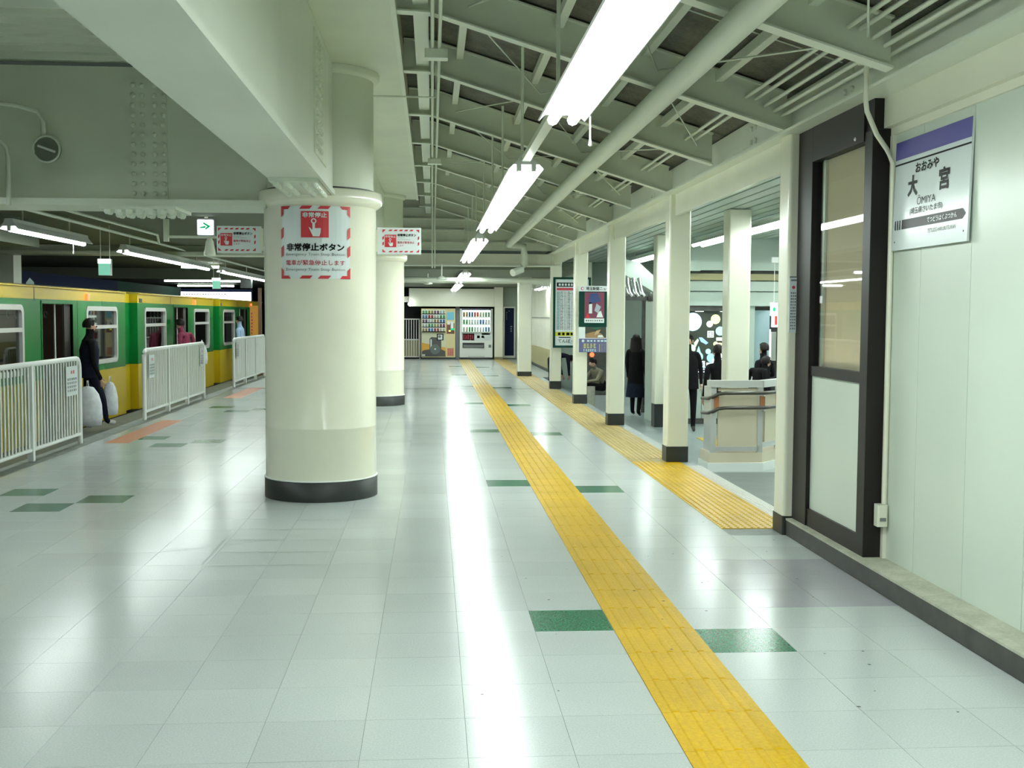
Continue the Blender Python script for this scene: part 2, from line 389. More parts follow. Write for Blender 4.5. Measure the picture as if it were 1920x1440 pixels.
# ================================================================ round columns, beams
def round_column(y, label):
    t = thing('round_column', label, 'column', (-.985, y, 0), 'round columns in the beam line')
    cx = -.985
    part('base_band', t, lambda b: b.lathe([(.497, 0), (.497, .165), (.49, .17)], cx, y, M_black, 48))
    part('rim', t, lambda b: b.lathe([(.49, .17), (.499, .172), (.499, .18), (.489, .184)], cx, y, M_white, 48))
    part('shaft', t, lambda b: b.lathe([(.487, .184), (.487, .62), (.489, .625), (.487, .63), (.487, 2.56), (.50, 2.565)], cx, y, M_colpaint, 64))
    part('collar', t, lambda b: b.lathe([(.49, 2.53), (.515, 2.545), (.538, 2.565), (.543, 2.585), (.543, 2.655), (.535, 2.665), (.40, 2.665)], cx, y, M_colpaint, 64))
    part('collar_gap', t, lambda b: b.lathe([(.475, 2.66), (.475, 2.685)], cx, y, M_black, 48))
    part('upper_shaft', t, lambda b: b.lathe([(.468, 2.68), (.468, 3.70)], cx, y, M_steel, 48))
    part('top_ring', t, lambda b: b.lathe([(.468, 3.63), (.50, 3.64), (.52, 3.66), (.52, 3.70)], cx, y, M_steel, 48))
    return t
round_column(10.15, 'round cream column with black base, nearest, bearing the large red-striped sign')
round_column(20.32, 'second round cream column, farther along behind the sign column')

def bolts(b, pts, r, h, ax, m):
    for p in pts:
        x, y, z = p
        n = 8; ring = []
        for rr, hh in ((r, 0), (r, h*.6), (r*.6, h)):
            for q in range(n):
                c, s_ = rr*math.cos(2*math.pi*q/n), rr*math.sin(2*math.pi*q/n)
                ring.append({'-y': (x+c, y-hh, z+s_), '+x': (x+hh, y+c, z+s_), '-z': (x+c, y+s_, z-hh), '-x': (x-hh, y+c, z+s_)}[ax])
        b.add(ring, [(i*n+j, i*n+(j+1) % n, (i+1)*n+(j+1) % n, (i+1)*n+j) for i in range(2) for j in range(n)]+[tuple(range(2*n, 3*n))], m, True)
# longitudinal low girder, from the viewer to the first column
lg = thing('low_girder', 'pale steel girder running overhead to the first round column', 'girder', (-1.03, 5, 2.62))
part('girder_body', lg, lambda b: b.box(-1.235, -.835, -1, 9.68, 2.625, 3.695, M_steel2))
part('girder_edge', lg, lambda b: b.box(-.835, -.812, -1, 9.68, 2.60, 2.64, M_steel2))
part('splice_plate', lg, lambda b: b.box(-1.22, -.85, 8.62, 9.66, 2.598, 2.624, M_steel2))
part('bolt_rows', lg, lambda b: bolts(b, [(x, 8.72+.1*k, 2.598) for x in (-1.18, -1.1, -.97, -.89) for k in range(9)], .024, .03, '-z', M_steel2), kind='stuff')
part('web_splice', lg, lambda b: b.box(-.835, -.822, 8.15, 9.0, 2.75, 3.62, M_steel))
part('web_bolts', lg, lambda b: bolts(b, [(-.822, y, 2.8+.068*k) for y in (8.22, 8.32, 8.44, 8.54) for k in range(12)], .02, .02, '+x', M_steel), kind='stuff')
lg2 = thing('low_girder', 'pale steel girder running overhead between the two round columns', 'girder', (-1.03, 15, 2.62))
part('girder_body', lg2, lambda b: b.box(-1.235, -.835, 10.62, 19.85, 2.625, 3.695, M_steel2))
# transverse girder left of column
def cross_girder(y, label, det=True, dz=0):
    g = thing('cross_girder', label, 'girder', (-4, y, 2.5), 'girders across the track side')
    part('web', g, lambda b: b.box(-9, -1.40, y-.16, y+.16, 2.57+dz, 3.70, M_steel))
    part('bottom_flange', g, lambda b: b.box(-9, -1.42, y-.30, y+.30, 2.515+dz, 2.572+dz, M_steel2))
    if det:
        part('web_plate', g, lambda b: b.box(-2.60, -2.265, y-.175, y-.16, 2.58, 3.60, M_steel))
        part('web_bolt', g, lambda b: bolts(b, [(x, y-.175, 2.63+.083*k) for x in (-2.545, -2.468, -2.366, -2.29) for k in range(12)], .021, .022, '-y', M_steel), kind='stuff')
        part('flange_plate', g, lambda b: b.box(-2.80, -2.17, y-.32, y+.32, 2.487, 2.515, M_steel2))
        part('flange_bolt', g, lambda b: bolts(b, [(-2.75+.088*k, y+dy, 2.487) for dy in (-.26, -.18, .1, .2) for k in range(7)], .03, .04, '-z', M_steel2), kind='stuff')
    return g
cross_girder(10.15, 'steel girder with bolted splice plates spanning left from the nearest round column')
cross_girder(20.32, 'plain steel girder spanning left from the farther round column', False, .1)
# soffits, left
ceil = thing('ceiling', 'painted steel roof and soffits over the platform', 'ceiling', kind='structure')
part('soffit_slab', ceil, lambda b: b.box(-9, -1.235, -7, 8.15, 3.70, 3.9, M_steel2))
def corr(b):
    ys = []; y = 8.15
    while y < 9.98: ys += [(y, 3.74), (y+.10, 3.74), (y+.15, 3.81), (y+.25, 3.81)]; y += .3
    ys += [(9.99, 3.74)]
    vs = [(x, a, z) for a, z in ys for x in (-9, -1.235)]
    b.add(vs, [(2*i, 2*i+1, 2*i+3, 2*i+2) for i in range(len(ys)-1)], M_steel)
part('corrugated_deck', ceil, corr)
part('deck_backing', ceil, lambda b: b.box(-9, -1.235, 8.15, 10.0, 3.83, 3.9, M_steel))
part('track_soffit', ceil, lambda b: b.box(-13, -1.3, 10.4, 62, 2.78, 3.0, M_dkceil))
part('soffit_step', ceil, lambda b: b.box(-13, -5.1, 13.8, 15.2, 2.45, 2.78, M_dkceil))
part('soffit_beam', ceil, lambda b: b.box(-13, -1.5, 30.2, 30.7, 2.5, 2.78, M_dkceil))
# upper longitudinal girder
ug = thing('upper_girder', 'wide pale steel box girder high above the round columns', 'girder', (-.8, 10, 3.7))
part('girder_body', ug, lambda b: b.box(-1.30, -.26, -1, 20.9, 3.702, 4.05, M_steel))
part('flange_edge', ug, lambda b: b.box(-.285, -.25, -1, 20.9, 3.69, 3.72, M_steel2))

# ================================================================ right-bay roof
def zr(x): return 3.72-.305*x                 # underside line of the rafters
RY = [2.05, 4.1, 6.13, 8.14, 10.1, 12.25, 14.25, 16.38, 18.4, 20.45, 22.5]
def rafter(b, y, end):
    xa, xb = 0.0, end; d = .27; t = .012; hw = .055
    def seg(x0, z0, x1, z1):
        for (y0, y1, a, c, m) in ((y-hw, y+hw, 0, t, M_steel2), (y-.006, y+.006, t, d, M_steel), (y-hw, y+hw, d, d+t, M_steel)):
            vs = [(x0, y0, z0+a), (x1, y0, z1+a), (x1, y1, z1+a), (x0, y1, z0+a), (x0, y0, z0+c), (x1, y0, z1+c), (x1, y1, z1+c), (x0, y1, z0+c)]
            b.add(vs, [(0, 3, 2, 1), (4, 5, 6, 7), (0, 1, 5, 4), (1, 2, 6, 5), (2, 3, 7, 6), (3, 0, 4, 7)], m)
    seg(xa, zr(xa), xb, zr(xb)); seg(-.25, zr(0)+.01, 0, zr(0))
for i, y in enumerate(RY):
    main = i % 2 == 1
    part('rafter', ceil, lambda b: rafter(b, y, 2.56 if main else 2.5))
    if main: part('knee_plate', ceil, lambda b: b.prism([(2.36, zr(2.36)), (2.56, zr(2.56)), (2.56, 3.22), (2.46, 3.26)], y-.008, y+.008, M_steel, 'y'))
rdg = part('ridge_beam', ceil, lambda b: b.box(-.14, -.03, 0, 24.6, 3.78, 3.86, M_steel2))
def purlin(x):
    z = zr(x)+.20
    return lambda b: (b.box(x-.03, x+.03, 0, 24.6, z, z+.012, M_steel2), b.box(x-.03, x-.018, 0, 24.6, z+.012, z+.07, M_steel))
for x in (.24, .90, 1.52, 2.06): part('purlin', ceil, purlin(x))
xcuts = [-.25, 2.75]
for i in range(len(RY)-1):
    for hf in range(2):
        y0 = RY[i]+(RY[i+1]-RY[i])*hf/2; y1 = RY[i]+(RY[i+1]-RY[i])*(hf+1)/2
        def deck(b, y0=y0, y1=y1):
            for xa, xb in ((0, 2.75), (-.28, 0)):
                za, zb = (zr(xa)+.30, zr(xb)+.30) if xa >= 0 else (zr(0)+.30, zr(0)+.30)
                b.add([(xa, y0+.004, za), (xb, y0+.004, zb), (xb, y1-.004, zb), (xa, y1-.004, za), (xa, y0+.004, za+.03), (xb, y0+.004, zb+.03), (xb, y1-.004, zb+.03), (xa, y1-.004, za+.03)],
                      [(0, 3, 2, 1), (4, 5, 6, 7), (0, 1, 5, 4), (1, 2, 6, 5), (2, 3, 7, 6), (3, 0, 4, 7)], M_deck)
        part('roof_board', ceil, deck)
        if hf == 0: part('seam_strip', ceil, lambda b, y1=y1: b.tube([(0, y1, zr(0)+.296), (2.6, y1, zr(2.6)+.296)], .006, M_steel2, 6))
part('roof_board', ceil, lambda b: b.box(-.28, 2.75, 22.5, 24.7, 4.0, 4.05, M_deck))
part('roof_board', ceil, lambda b: b.box(-.28, 2.75, -7, 2.05, 4.06, 4.1, M_deck))
# bracing rods
for i in range(1, len(RY)-1):
    y0, y1 = RY[i]+.06, RY[i+1]-.06
    if i % 2: pts = [(.25, y0), (.95, y1), (1.6, y0), (2.35, y1)]
    else: pts = [(.25, y1), (.95, y0), (1.6, y1), (2.35, y0)]
    part('brace_rod', ceil, lambda b: b.tube([(x, y, zr(x)+.12) for x, y in pts], .007, M_steel2, 6))
# girder over the square columns + fascia
gr = thing('side_girder', 'steel edge girder above the square columns carrying the roof rafters', 'girder', (2.66, 12, 2.93))
part('web', gr, lambda b: b.box(2.60, 2.72, 0, 24.6, 2.945, 3.20, M_steel))
part('bottom_flange', gr, lambda b: b.box(2.52, 2.80, 0, 24.6, 2.925, 2.945, M_steel2))
for y in (7.0, 9.1, 13.3, 17.4, 21.5): part('bolt_group', gr, lambda b: bolts(b, [(2.60, y+dy, z) for dy in (-.06, .06) for z in (3.02, 3.13)], .02, .02, '-x', M_steel), kind='stuff')
for y in RY[1::2]: part('stiffener', gr, lambda b: b.box(2.53, 2.60, y-.006, y+.006, 2.945, 3.18, M_steel))
part('trim_fascia', gr, lambda b: b.box(2.64, 2.68, 8.36, 24.6, 2.70, 2.925, M_cream))
# pipes
tag(part('drain_pipe', None, lambda b: (b.tube([(1.56, 0, 3.1), (1.56, 12, 3.1), (1.62, 24.0, 3.1), (1.80, 24.2, 3.1), (1.95, 24.25, 3.07), (1.97, 24.3, 2.9), (1.97, 24.3, 2.68), (1.90, 24.2, 2.58), (1.7, 24.0, 2.5)], .078, M_steel2, 16))),
    'thick grey drain pipe slung under the roof rafters', 'pipe')
con = thing('conduit_bundle', 'bundle of thin grey conduits along the edge girder', 'conduits', (2.42, 8, 3.1))
for k, (x, z) in enumerate(((2.26, 3.185), (2.33, 3.175), (2.40, 3.13), (2.47, 3.09), (2.53, 3.06))):
    part('conduit', con, lambda b: b.tube([(x, 0, z), (x, 24.5 if k < 2 else 8.3, z)], .014, M_steel, 8))
rc = thing('ridge_conduits', 'pair of thin conduits running along the roof ridge', 'conduits', (0, 8, 3.7))
for x in (.0, .055): part('conduit', rc, lambda b: b.tube([(x, 0, 3.69), (x, 23.5, 3.69), (x, 24.2, 2.6)], .014, M_steel2, 8))
for y in (9.0, 15.2): part('junction_box', rc, lambda b: b.bbox(-.06, .12, y-.06, y+.06, 3.60, 3.67, M_steel2))
tag(part('cross_conduit', None, lambda b: b.tube([(-.5, 9.6, 3.42), (.03, 9.6, 3.42), (.03, 9.6, 3.68)], .008, M_steel2, 6)), 'thin wire conduit reaching from the round column to the roof ridge', 'conduit')

# ================================================================ end of roof and far ceiling
part('gable_plate', ceil, lambda b: b.prism([(-1.3, 3.0), (2.8, 3.0), (2.8, 3.35), (0, 4.1), (-1.3, 4.1)], 24.66, 24.7, M_steel, 'y'))
for z in (3.17, 3.43, 3.67, 3.90): part('gable_batten', ceil, lambda b: b.box(-1.2, max(.3, min(2.7, (4.05-z)/.305)), 24.62, 24.66, z-.02, z+.02, M_steel2))
part('end_beam', ceil, lambda b: (b.box(-1.3, 2.75, 24.6, 24.9, 2.68, 2.93, M_cream), b.box(-1.3, 2.75, 24.5, 25.0, 2.66, 2.68, M_steel2)))
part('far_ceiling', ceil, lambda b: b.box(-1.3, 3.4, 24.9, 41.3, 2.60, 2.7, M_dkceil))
part('far_beam', ceil, lambda b: b.box(-1.3, 3.3, 32, 32.3, 2.5, 2.6, M_steel))
tag(part('cross_pipe', None, lambda b: b.tube([(-1.2, 26, 2.405), (3.2, 26, 2.405)], .055, M_steel2, 12)), 'horizontal grey pipe crossing below the far ceiling', 'pipe')
tag(part('cross_pipe', None, lambda b: b.tube([(2.1, 27.3, 2.36), (2.2, 27.3, 2.40), (3.3, 27.3, 2.40)], .05, M_steel2, 12)), 'short grey pipe ending above the far square column', 'pipe')
for k, (x, y) in enumerate(((-.1, 27.5), (.2, 23.9))):
    h = thing('ceiling_speaker', ['small dome speaker hung from the far ceiling left of the lamps', 'small dome speaker hung under the end beam beside the conduits'][k], 'speaker', (x, y, 2.4))
    zt = 2.6 if k == 0 else 2.66
    part('stem', h, lambda b: b.tube([(x, y, zt), (x, y, 2.40)], .014, M_steel2, 8))
    part('dome', h, lambda b: b.lathe([(.02, 2.42), (.06, 2.40), (.11, 2.36), (.11, 2.345), (.04, 2.33)], x, y, M_steel2, 16))

# ================================================================ fluorescent lamps
def lamp(name, label, x, z, y0, y1, cuts, group, rods=(), sp=.11, m=None, ztop=None, cord=None, r=.026, single=False):
    m = m or M_lamp
    t = thing(name, label, 'lamp', (x, (y0+y1)/2, z), group)
    w2 = sp/2+.05
    part('reflector', t, lambda b: b.prism([(x-.04, z+.10), (x-.05, z+.06), (x-w2-.03, z-.008), (x-w2-.022, z-.012), (x-w2+.01, z+.02), (x+w2-.01, z+.02), (x+w2+.022, z-.012), (x+w2+.03, z-.008), (x+.05, z+.06), (x+.04, z+.10)], y0, y1, M_refl, 'y'))
    ys = [y0]+list(cuts)+[y1]
    for a, c in zip(ys[:-1], ys[1:]):
        for s_ in ((0,) if single else (-1, 1)):
            part('tube', t, lambda b: b.tube([(x+s_*sp/2, a+.04, z-.012), (x+s_*sp/2, c-.04, z-.012)], r, m, 8))
            for e in (a+.02, c-.02): part('socket', t, lambda b: b.box(x+s_*sp/2-.018, x+s_*sp/2+.018, e-.018, e+.018, z-.03, z+.02, M_white))
    for y, zt in rods: part('hanger_rod', t, lambda b: b.tube([(x-.05, y, z+.09), (x-.05, y, zt)], .011, M_steel, 6))
    if cord:
        part('pull_cord', t, lambda b: (b.tube([(cord[0], cord[1], z), (cord[0], cord[1], z-.13)], .005, M_white, 6), b.lathe([(.004, z-.17), (.012, z-.165), (.004, z-.12)], cord[0], cord[1], M_white, 8)))
    return t
G = 'fluorescent lamps over the guide path'
zl = 2.70; rt = zr(.65)
lamp('tube_lamp', 'bright twin tube lamp overhead, nearest, cut by the top edge', .72, zl, 1.4, 6.35, [3.9], G, [(6.1, rt), (4.1, rt)], cord=(.86, 6.2), r=.03)
lamp('tube_lamp', 'bright twin tube lamp, second one along the guide path', .695, zl, 8.42, 14.7, [11.5], G, [(8.2, rt), (10.5, rt), (12.25, rt), (14.25, rt)], r=.03)
lamp('tube_lamp', 'bright twin tube lamp, third one along the guide path', .695, zl, 16.6, 23.2, [19.9], G, [(16.7, rt), (18.4, rt), (20.45, rt), (22.5, rt)], r=.03)
lamp('tube_lamp', 'bright twin tube lamp just beyond the end beam', .74, 2.52, 25.3, 31.4, [28.4], G, [(25.9, 2.6), (30, 2.6)], r=.03)
lamp('tube_lamp', 'bright twin tube lamp, farthest one before the vending machines', .76, 2.46, 32.6, 39.8, [36.2], G, [(33, 2.6), (39, 2.6)], r=.03)
lamp('tube_lamp', 'bright twin tube lamp behind the viewer over the guide path', .72, zl, -6.0, .9, [-2.5], G, [(-5, rt), (0, rt)], r=.03)
lr = part('lamp_rail', None, lambda b: b.box(.66, .72, 6.37, 8.40, 2.74, 2.78, M_steel2)); tag(lr, 'grey wiring channel linking the two nearest tube lamps', 'rail')
G2 = 'fluorescent lamps over the train-side fences'
lamp('tube_lamp', 'tube lamp hanging above the nearest white fence, end at the frame edge', -4.42, 2.49, 12.25, 14.85, [], G2, [(12.8, 2.78), (14.4, 2.78)], cord=(-4.36, 14.2), r=.026, single=True, sp=.05)
lamp('tube_lamp', 'tube lamp of two lengths above the middle white fence', -4.42, 2.49, 16.65, 22.9, [19.85], G2, [(17.2, 2.78), (22, 2.78)], r=.026, single=True, sp=.05)
lamp('tube_lamp', 'tube lamp above the farthest white fence, partly behind the round column', -4.42, 2.49, 24.2, 30.4, [27.3], G2, [(25, 2.78)], r=.026, single=True, sp=.05)
lamp('tube_lamp', 'tube lamp over the fence line, out of frame beside the viewer', -4.42, 2.49, 3.4, 9.7, [6.5], G2, [(4.2, 3.7), (9, 3.7)], r=.026, single=True, sp=.05)
lamp('tube_lamp', 'tube lamp over the fence line, behind the viewer', -4.42, 2.49, -4, 2.6, [-.8], G2, [(-3, 3.7), (2, 3.7)], r=.026, single=True, sp=.05)
G3 = 'fluorescent lamps in the lower hall'
lamp('tube_lamp', 'long tube lamp under the ribbed hall ceiling, nearest', 4.72, 2.88, 10.5, 20.0, [13.6, 16.8], G3, [(12, 3.05), (18, 3.05)], m=M_lampfar, r=.034, sp=.16)
lamp('tube_lamp', 'long tube lamp under the ribbed hall ceiling, farther one', 4.72, 2.88, 21.2, 28.0, [24.5], G3, [(23, 3.05), (26, 3.05)], m=M_lampfar, r=.034, sp=.16)
lamp('tube_lamp', 'added unseen tube lamp brightening the hall from behind the wall', 7.4, 2.88, 9.5, 20.0, [13, 16.5], G3, [(12, 3.05), (18, 3.05)], m=M_lampfar, r=.034, sp=.16)  # extra row out of view, added to give the hall more light
lamp('tube_lamp', 'short tube lamp on the cream side wall behind the timetable', 3.02, 2.35, 30.2, 32.6, [], 'far wall lamps', [(30.5, 2.6), (32.2, 2.6)], r=.02)
tag(part('ceiling_conduit', None, lambda b: b.tube([(-4.28, 10.5, 2.70), (-4.28, 40, 2.70)], .022, M_steel2, 8)), 'grey conduit running above the train-side lamps', 'conduit')
tag(part('ceiling_conduit', None, lambda b: b.tube([(-4.0, 10.6, 2.72), (-3.9, 16.5, 2.72), (-3.9, 16.6, 2.6)], .018, M_steel2, 8)), 'thinner grey conduit bending down near the exit arrow', 'conduit')

# ================================================================ right wall near the viewer
wr = thing('wall_right', 'cream panelled wall on a dark plinth beside the viewer', 'wall', kind='structure')
part('wall_core', wr, lambda b: b.box(2.80, 2.9, 1.5, 6.72, 0, 2.93, M_grout))
for a, c in ((6.315, 6.715), (5.708, 6.311), (5.10, 5.704), (4.5, 5.096), (3.9, 4.496), (3.3, 3.896), (2.7, 3.296)):
    part('wall_panel', wr, lambda b: b.box(2.785, 2.80, a, c, .125, 2.74, M_wall), bevel=.002)
part('cornice', wr, lambda b: (b.box(2.72, 2.80, 1.5, 6.84, 2.745, 2.93, M_cream), b.box(2.765, 2.785, 1.5, 6.84, 2.70, 2.745, M_cream)))
part('corner_strip', wr, lambda b: b.box(2.762, 2.785, 6.70, 6.79, .125, 2.70, M_cream))
part('sill', wr, lambda b: (b.box(2.60, 2.80, 1.5, 8.1, .112, .126, M_sill)))
part('skirting', wr, lambda b: b.box(2.603, 2.80, 1.5, 8.1, 0, .112, M_dkbase))
# framed glazed unit
win = thing('window_1', 'tall dark bronze framed glazed door unit with white lower panel', 'window', kind='structure')
part('near_post', win, lambda b: b.box(2.652, 2.80, 6.735, 6.86, .126, 2.74, M_brown), bevel=.004)
part('far_post', win, lambda b: b.box(2.645, 2.80, 7.80, 8.1, .126, 2.925, M_brown), bevel=.004)
part('head', win, lambda b: (b.box(2.645, 2.80, 6.86, 7.80, 2.685, 2.925, M_brown), b.box(2.66, 2.80, 6.735, 6.86, 2.74, 2.925, M_brown)))
part('mid_rail', win, lambda b: b.box(2.66, 2.78, 6.86, 7.80, 1.195, 1.262, M_brown))
part('bottom_rail', win, lambda b: b.box(2.655, 2.78, 6.86, 7.80, .126, .25, M_brown))
part('lower_panel', win, lambda b: b.box(2.675, 2.70, 6.86, 7.80, .25, 1.195, M_wall))
part('pane', win, lambda b: b.box(2.682, 2.688, 6.86, 7.80, 1.262, 2.685, M_glass))
part('mullion', win, lambda b: b.box(2.70, 2.718, 7.685, 7.725, 1.262, 2.685, M_alu))
part('blind', win, lambda b: b.box(2.72, 2.725, 6.80, 7.70, 1.0, 2.9, M_blind))
part('inner_leaf', win, lambda b: b.box(2.72, 2.74, 7.70, 7.9, 1.0, 2.9, M_wood))
part('inner_room', win, lambda b: (b.box(3.9, 3.95, 5.2, 8.15, 0, 2.95, M_white), b.box(2.9, 3.9, 5.2, 5.25, 0, 2.95, M_white), b.box(2.83, 3.9, 8.1, 8.15, 0, 2.95, M_white), b.box(2.8, 3.9, 5.2, 8.15, 2.93, 2.98, M_white), b.box(2.8, 3.9, 5.2, 8.15, 0, .05, M_white)))
part('room_lamp', win, lambda b: b.tube([(3.3, 6.9, .9), (3.3, 7.7, .9)], .09, M_lampfar, 8))
part('head_screw', win, lambda b: bolts(b, [(2.645, 7.0, 2.72)], .012, .008, '-x', M_alu))
# station name board
sg = thing('station_name_sign', 'white station name board with violet top band on the cream wall', 'sign', (2.776, 6.2, 2.643))
part('board', sg, lambda b: b.box(2.772, 2.784, 5.70, 6.66, 2.003, 2.643, M_sign))
F = Face((2.772, 6.66, 2.003), (0, -1, 0), (0, 0, 1), (-1, 0, 0))
def name_print(b):
    F.quad(b, 0, .96, .535, .64, M_violet); F.quad(b, 0, .96, .50, .51, M_blk)
    F.text(b, 'おおみや', .44, .458, .30, .058, M_blk, bold=.03)
    F.text(b, '大', .26, .362, .13, .122, M_blk, bold=.035); F.text(b, '宮', .665, .36, .13, .124, M_blk, bold=.03)
    F.text(b, 'ŌMIYA', .45, .272, .24, .054, M_blk)
    F.text(b, '(埼玉県さいたま市)', .45, .213, .42, .044, M_blk, bold=.015)
    for k in range(3): F.quad(b, .035+k*.032, .05+k*.032, .12, .175, M_blk)
    F.quad(b, .133, .165, .12, .175, M_blk); F.poly(b, [(.165, .12), (.90, .12), (.935, .147), (.90, .175), (.165, .175)], M_blk)
    F.text(b, 'てつどうはくぶつかん', .66, .148, .36, .03, M_sign, d=.004)
    F.text(b, 'TETSUDŌ-HAKUBUTSUKAN', .66, .09, .34, .03, M_blk)
    for u, v in ((.04, .05), (.92, .055)): F.disc(b, u, v, .006, M_blk)
part('lettering', sg, name_print)
sg.rotation_euler = (0, .0257, 0)          # the board leans out a little at its foot
# conduit and socket box
cd = thing('wall_conduit', 'white conduit dropping from the girder down the wall to a socket box', 'conduit', (2.76, 6.75, .33))
part('pipe', cd, lambda b: b.tube([(2.50, 6.47, 3.15), (2.50, 6.47, 2.86), (2.515, 6.485, 2.80), (2.63, 6.62, 2.69), (2.72, 6.68, 2.61), (2.766, 6.70, 2.53), (2.767, 6.70, 2.45), (2.767, 6.70, .46)], .015, M_cream, 10))
part('bracket', cd, lambda b: b.bbox(2.47, 2.54, 6.41, 6.53, 3.07, 3.17, M_steel2))
part('socket_box', cd, lambda b: b.bbox(2.71, 2.775, 6.655, 6.725, .33, .465, M_cream), bevel=.004)
part('socket_flap', cd, lambda b: b.box(2.725, 2.76, 6.648, 6.655, .365, .385, M_gry))

# ================================================================ square columns
def square_column(x, y, w_, z0, z1, base, label, grp):
    t = thing('square_column', label, 'column', (x, y, z0), grp)
    h = w_/2
    part('shaft', t, lambda b: b.rprism(x-h, x+h, y-h, y+h, z0+base, z1, .025, M_cream))
    part('base_block', t, lambda b: b.rprism(x-h-.004, x+h+.004, y-h-.004, y+h+.004, z0, z0+base, .015, M_black))
    return t
nm = ['square cream column at the corner of the dark framed glazing', 'square cream column, nearest freestanding one, with black base', 'square cream column covering the right part of the framed poster board',
      'square cream column covering the right part of the timetable', 'square cream column just left of the timetable']
for y, l in zip(PY, nm): square_column(2.70, y, .24, 0, 2.925, .17 if y > 9 else .14, l, 'square columns along the platform')
square_column(2.44, 29.9, .36, 0, 2.6, .12, 'squat square column standing far back near the vending machines', None)
nm2 = ['square cream column rising behind the handrail box', 'square cream column in the lower hall partly behind the nearest freestanding one', 'square hall column hidden mostly behind the poster board column', 'square hall column seen far back under the poster board']
for y, l in zip((15.3, 20.25, 25.4, 30.6), nm2): square_column(4.16, y, .31, -.4, 3.05, .42 if y < 29 else .3, l, 'square columns of the lower hall')
st = thing('column_notice', 'narrow white notice strip on the corner column by the glazing', 'notice', (2.63, 8.09, 1.5))
part('sheet', st, lambda b: b.box(2.592, 2.665, 8.089, 8.0985, 1.49, 1.90, M_sign))
F = Face((2.592, 8.089, 1.49), (1, 0, 0), (0, 0, 1), (0, -1, 0))
part('lettering', st, lambda b: (F.quad(b, 0, .073, .40, .41, M_gry), F.quad(b, .01, .06, .375, .388, M_gry), F.disc(b, .03, .33, .012, M_redtxt), F.rows(b, .008, .065, .02, .30, 13, 4, M_gry)))

# ================================================================ signs on the round column
def hand_icon(F, b, u, v, s, m, mr, d0=.005):          # pointing hand with a ring at the fingertip; s = side of the red square
    def p(pts): F.poly(b, [(u+x*s, v+y*s) for x, y in pts], m, d0)
    p([(-.075, -.22), (.015, -.22), (.015, .10), (-.075, .10)]); p([(-.075, -.14), (.22, -.14), (.21, -.30), (.17, -.44), (-.06, -.44), (-.11, -.32)])
    p([(-.21, -.10), (-.155, -.12), (-.05, -.26), (-.11, -.33), (-.17, -.20)])
    F.disc(b, u-.03*s, v+.12*s, .10*s, m, d0+.0005); F.disc(b, u-.03*s, v+.12*s, .055*s, mr, d0+.0012)
def stripes(F, b, w_, h_, nx, ny, t, m):
    px = w_/nx; L = px*.58; sl = t*.9
    for k in range(nx):
        for v in (0, h_-t):
            a = k*px+px*.21
            if 0 < k < nx-1 or nx < 3: F.poly(b, [(a-sl*.4, v), (a+L-sl*.4, v), (a+L+sl*.6, v+t), (a+sl*.6, v+t)], m)
    py = h_/ny; L = py*.55
    for k in range(1, ny-1):
        for u in (0, w_-t):
            a = k*py+py*.22; F.poly(b, [(u, a-sl*.4), (u+t, a+sl*.6), (u+t, a+L+sl*.6), (u, a+L-sl*.4)], m)
    c = px*.62
    for u0, su in ((0, 1), (w_, -1)):
        for v0, sv in ((0, 1), (h_, -1)):
            F.poly(b, [(u0, v0), (u0+su*c, v0), (u0+su*(c-t*.8), v0+sv*t), (u0+su*t, v0+sv*t), (u0+su*t, v0+sv*(c-t)), (u0, v0+sv*c)], m)
es = thing('emergency_sign', 'large red-bordered emergency stop notice wrapped on the nearest round column', 'sign', (-.985, 9.65, 2.2))
FB = Face((0, 0, 1.905), (1, 0, 0), (0, 0, 1), (0, -1, 0), bend=(-.985, 10.15, .4875))
class Shift:                                   # a Face whose u starts at an offset
    def __init__(s, f, du): s.f = f; s.du = du; s.bend = f.bend
    def P(s, a, b, d=0): return s.f.P(a+s.du, b, d)
Shift.quad = Face.quad; Shift.poly = Face.poly; Shift.disc = Face.disc; Shift.text = Face.text; Shift.rows = Face.rows
FS = Shift(FB, -.305)
part('board', es, lambda b: FS.quad(b, 0, .61, 0, .61, M_sign, d=.003))
def col_print(b):
    class U(Shift): pass
    G_ = Shift(FB, -.305); G_d = .006
    stripes(G_, b, .61, .61, 4, 4, .026, M_red)
def raise_(b, d):                              # lift prints off the board
    cx, cy = -.985, 10.15; out = []
    for x, y, z in b.v:
        r = math.hypot(x-cx, y-cy); k = (r+d)/r; out.append((cx+(x-cx)*k, cy+(y-cy)*k, z))
    b.v = out
def p1(b): stripes(FS, b, .61, .61, 4, 4, .026, M_red); raise_(b, .006)
part('stripe_border', es, p1)
def p2(b):
    FS.quad(b, .19, .42, .345, .565, M_red, d=.005)
    hand_icon(FS, b, .305, .455, .23, M_sign, M_red, .009)
    FS.text(b, '非常停止', .305, .533, .20, .044, M_sign, d=.009, bold=.03); raise_(b, .005)
part('symbol', es, p2)
def p3(b):
    FS.text(b, '非常停止ボタン', .305, .265, .50, .066, M_blk, d=.006, bold=.035)
    FS.text(b, 'Emergency Train Stop Button', .305, .202, .51, .030, M_gry, d=.006)
    FS.text(b, '電車が緊急停止します', .305, .135, .51, .045, M_redtxt, d=.006, bold=.012)
    FS.text(b, 'Emergency Train Stop Button', .305, .075, .51, .030, M_gry, d=.006)
part('lettering', es, p3)
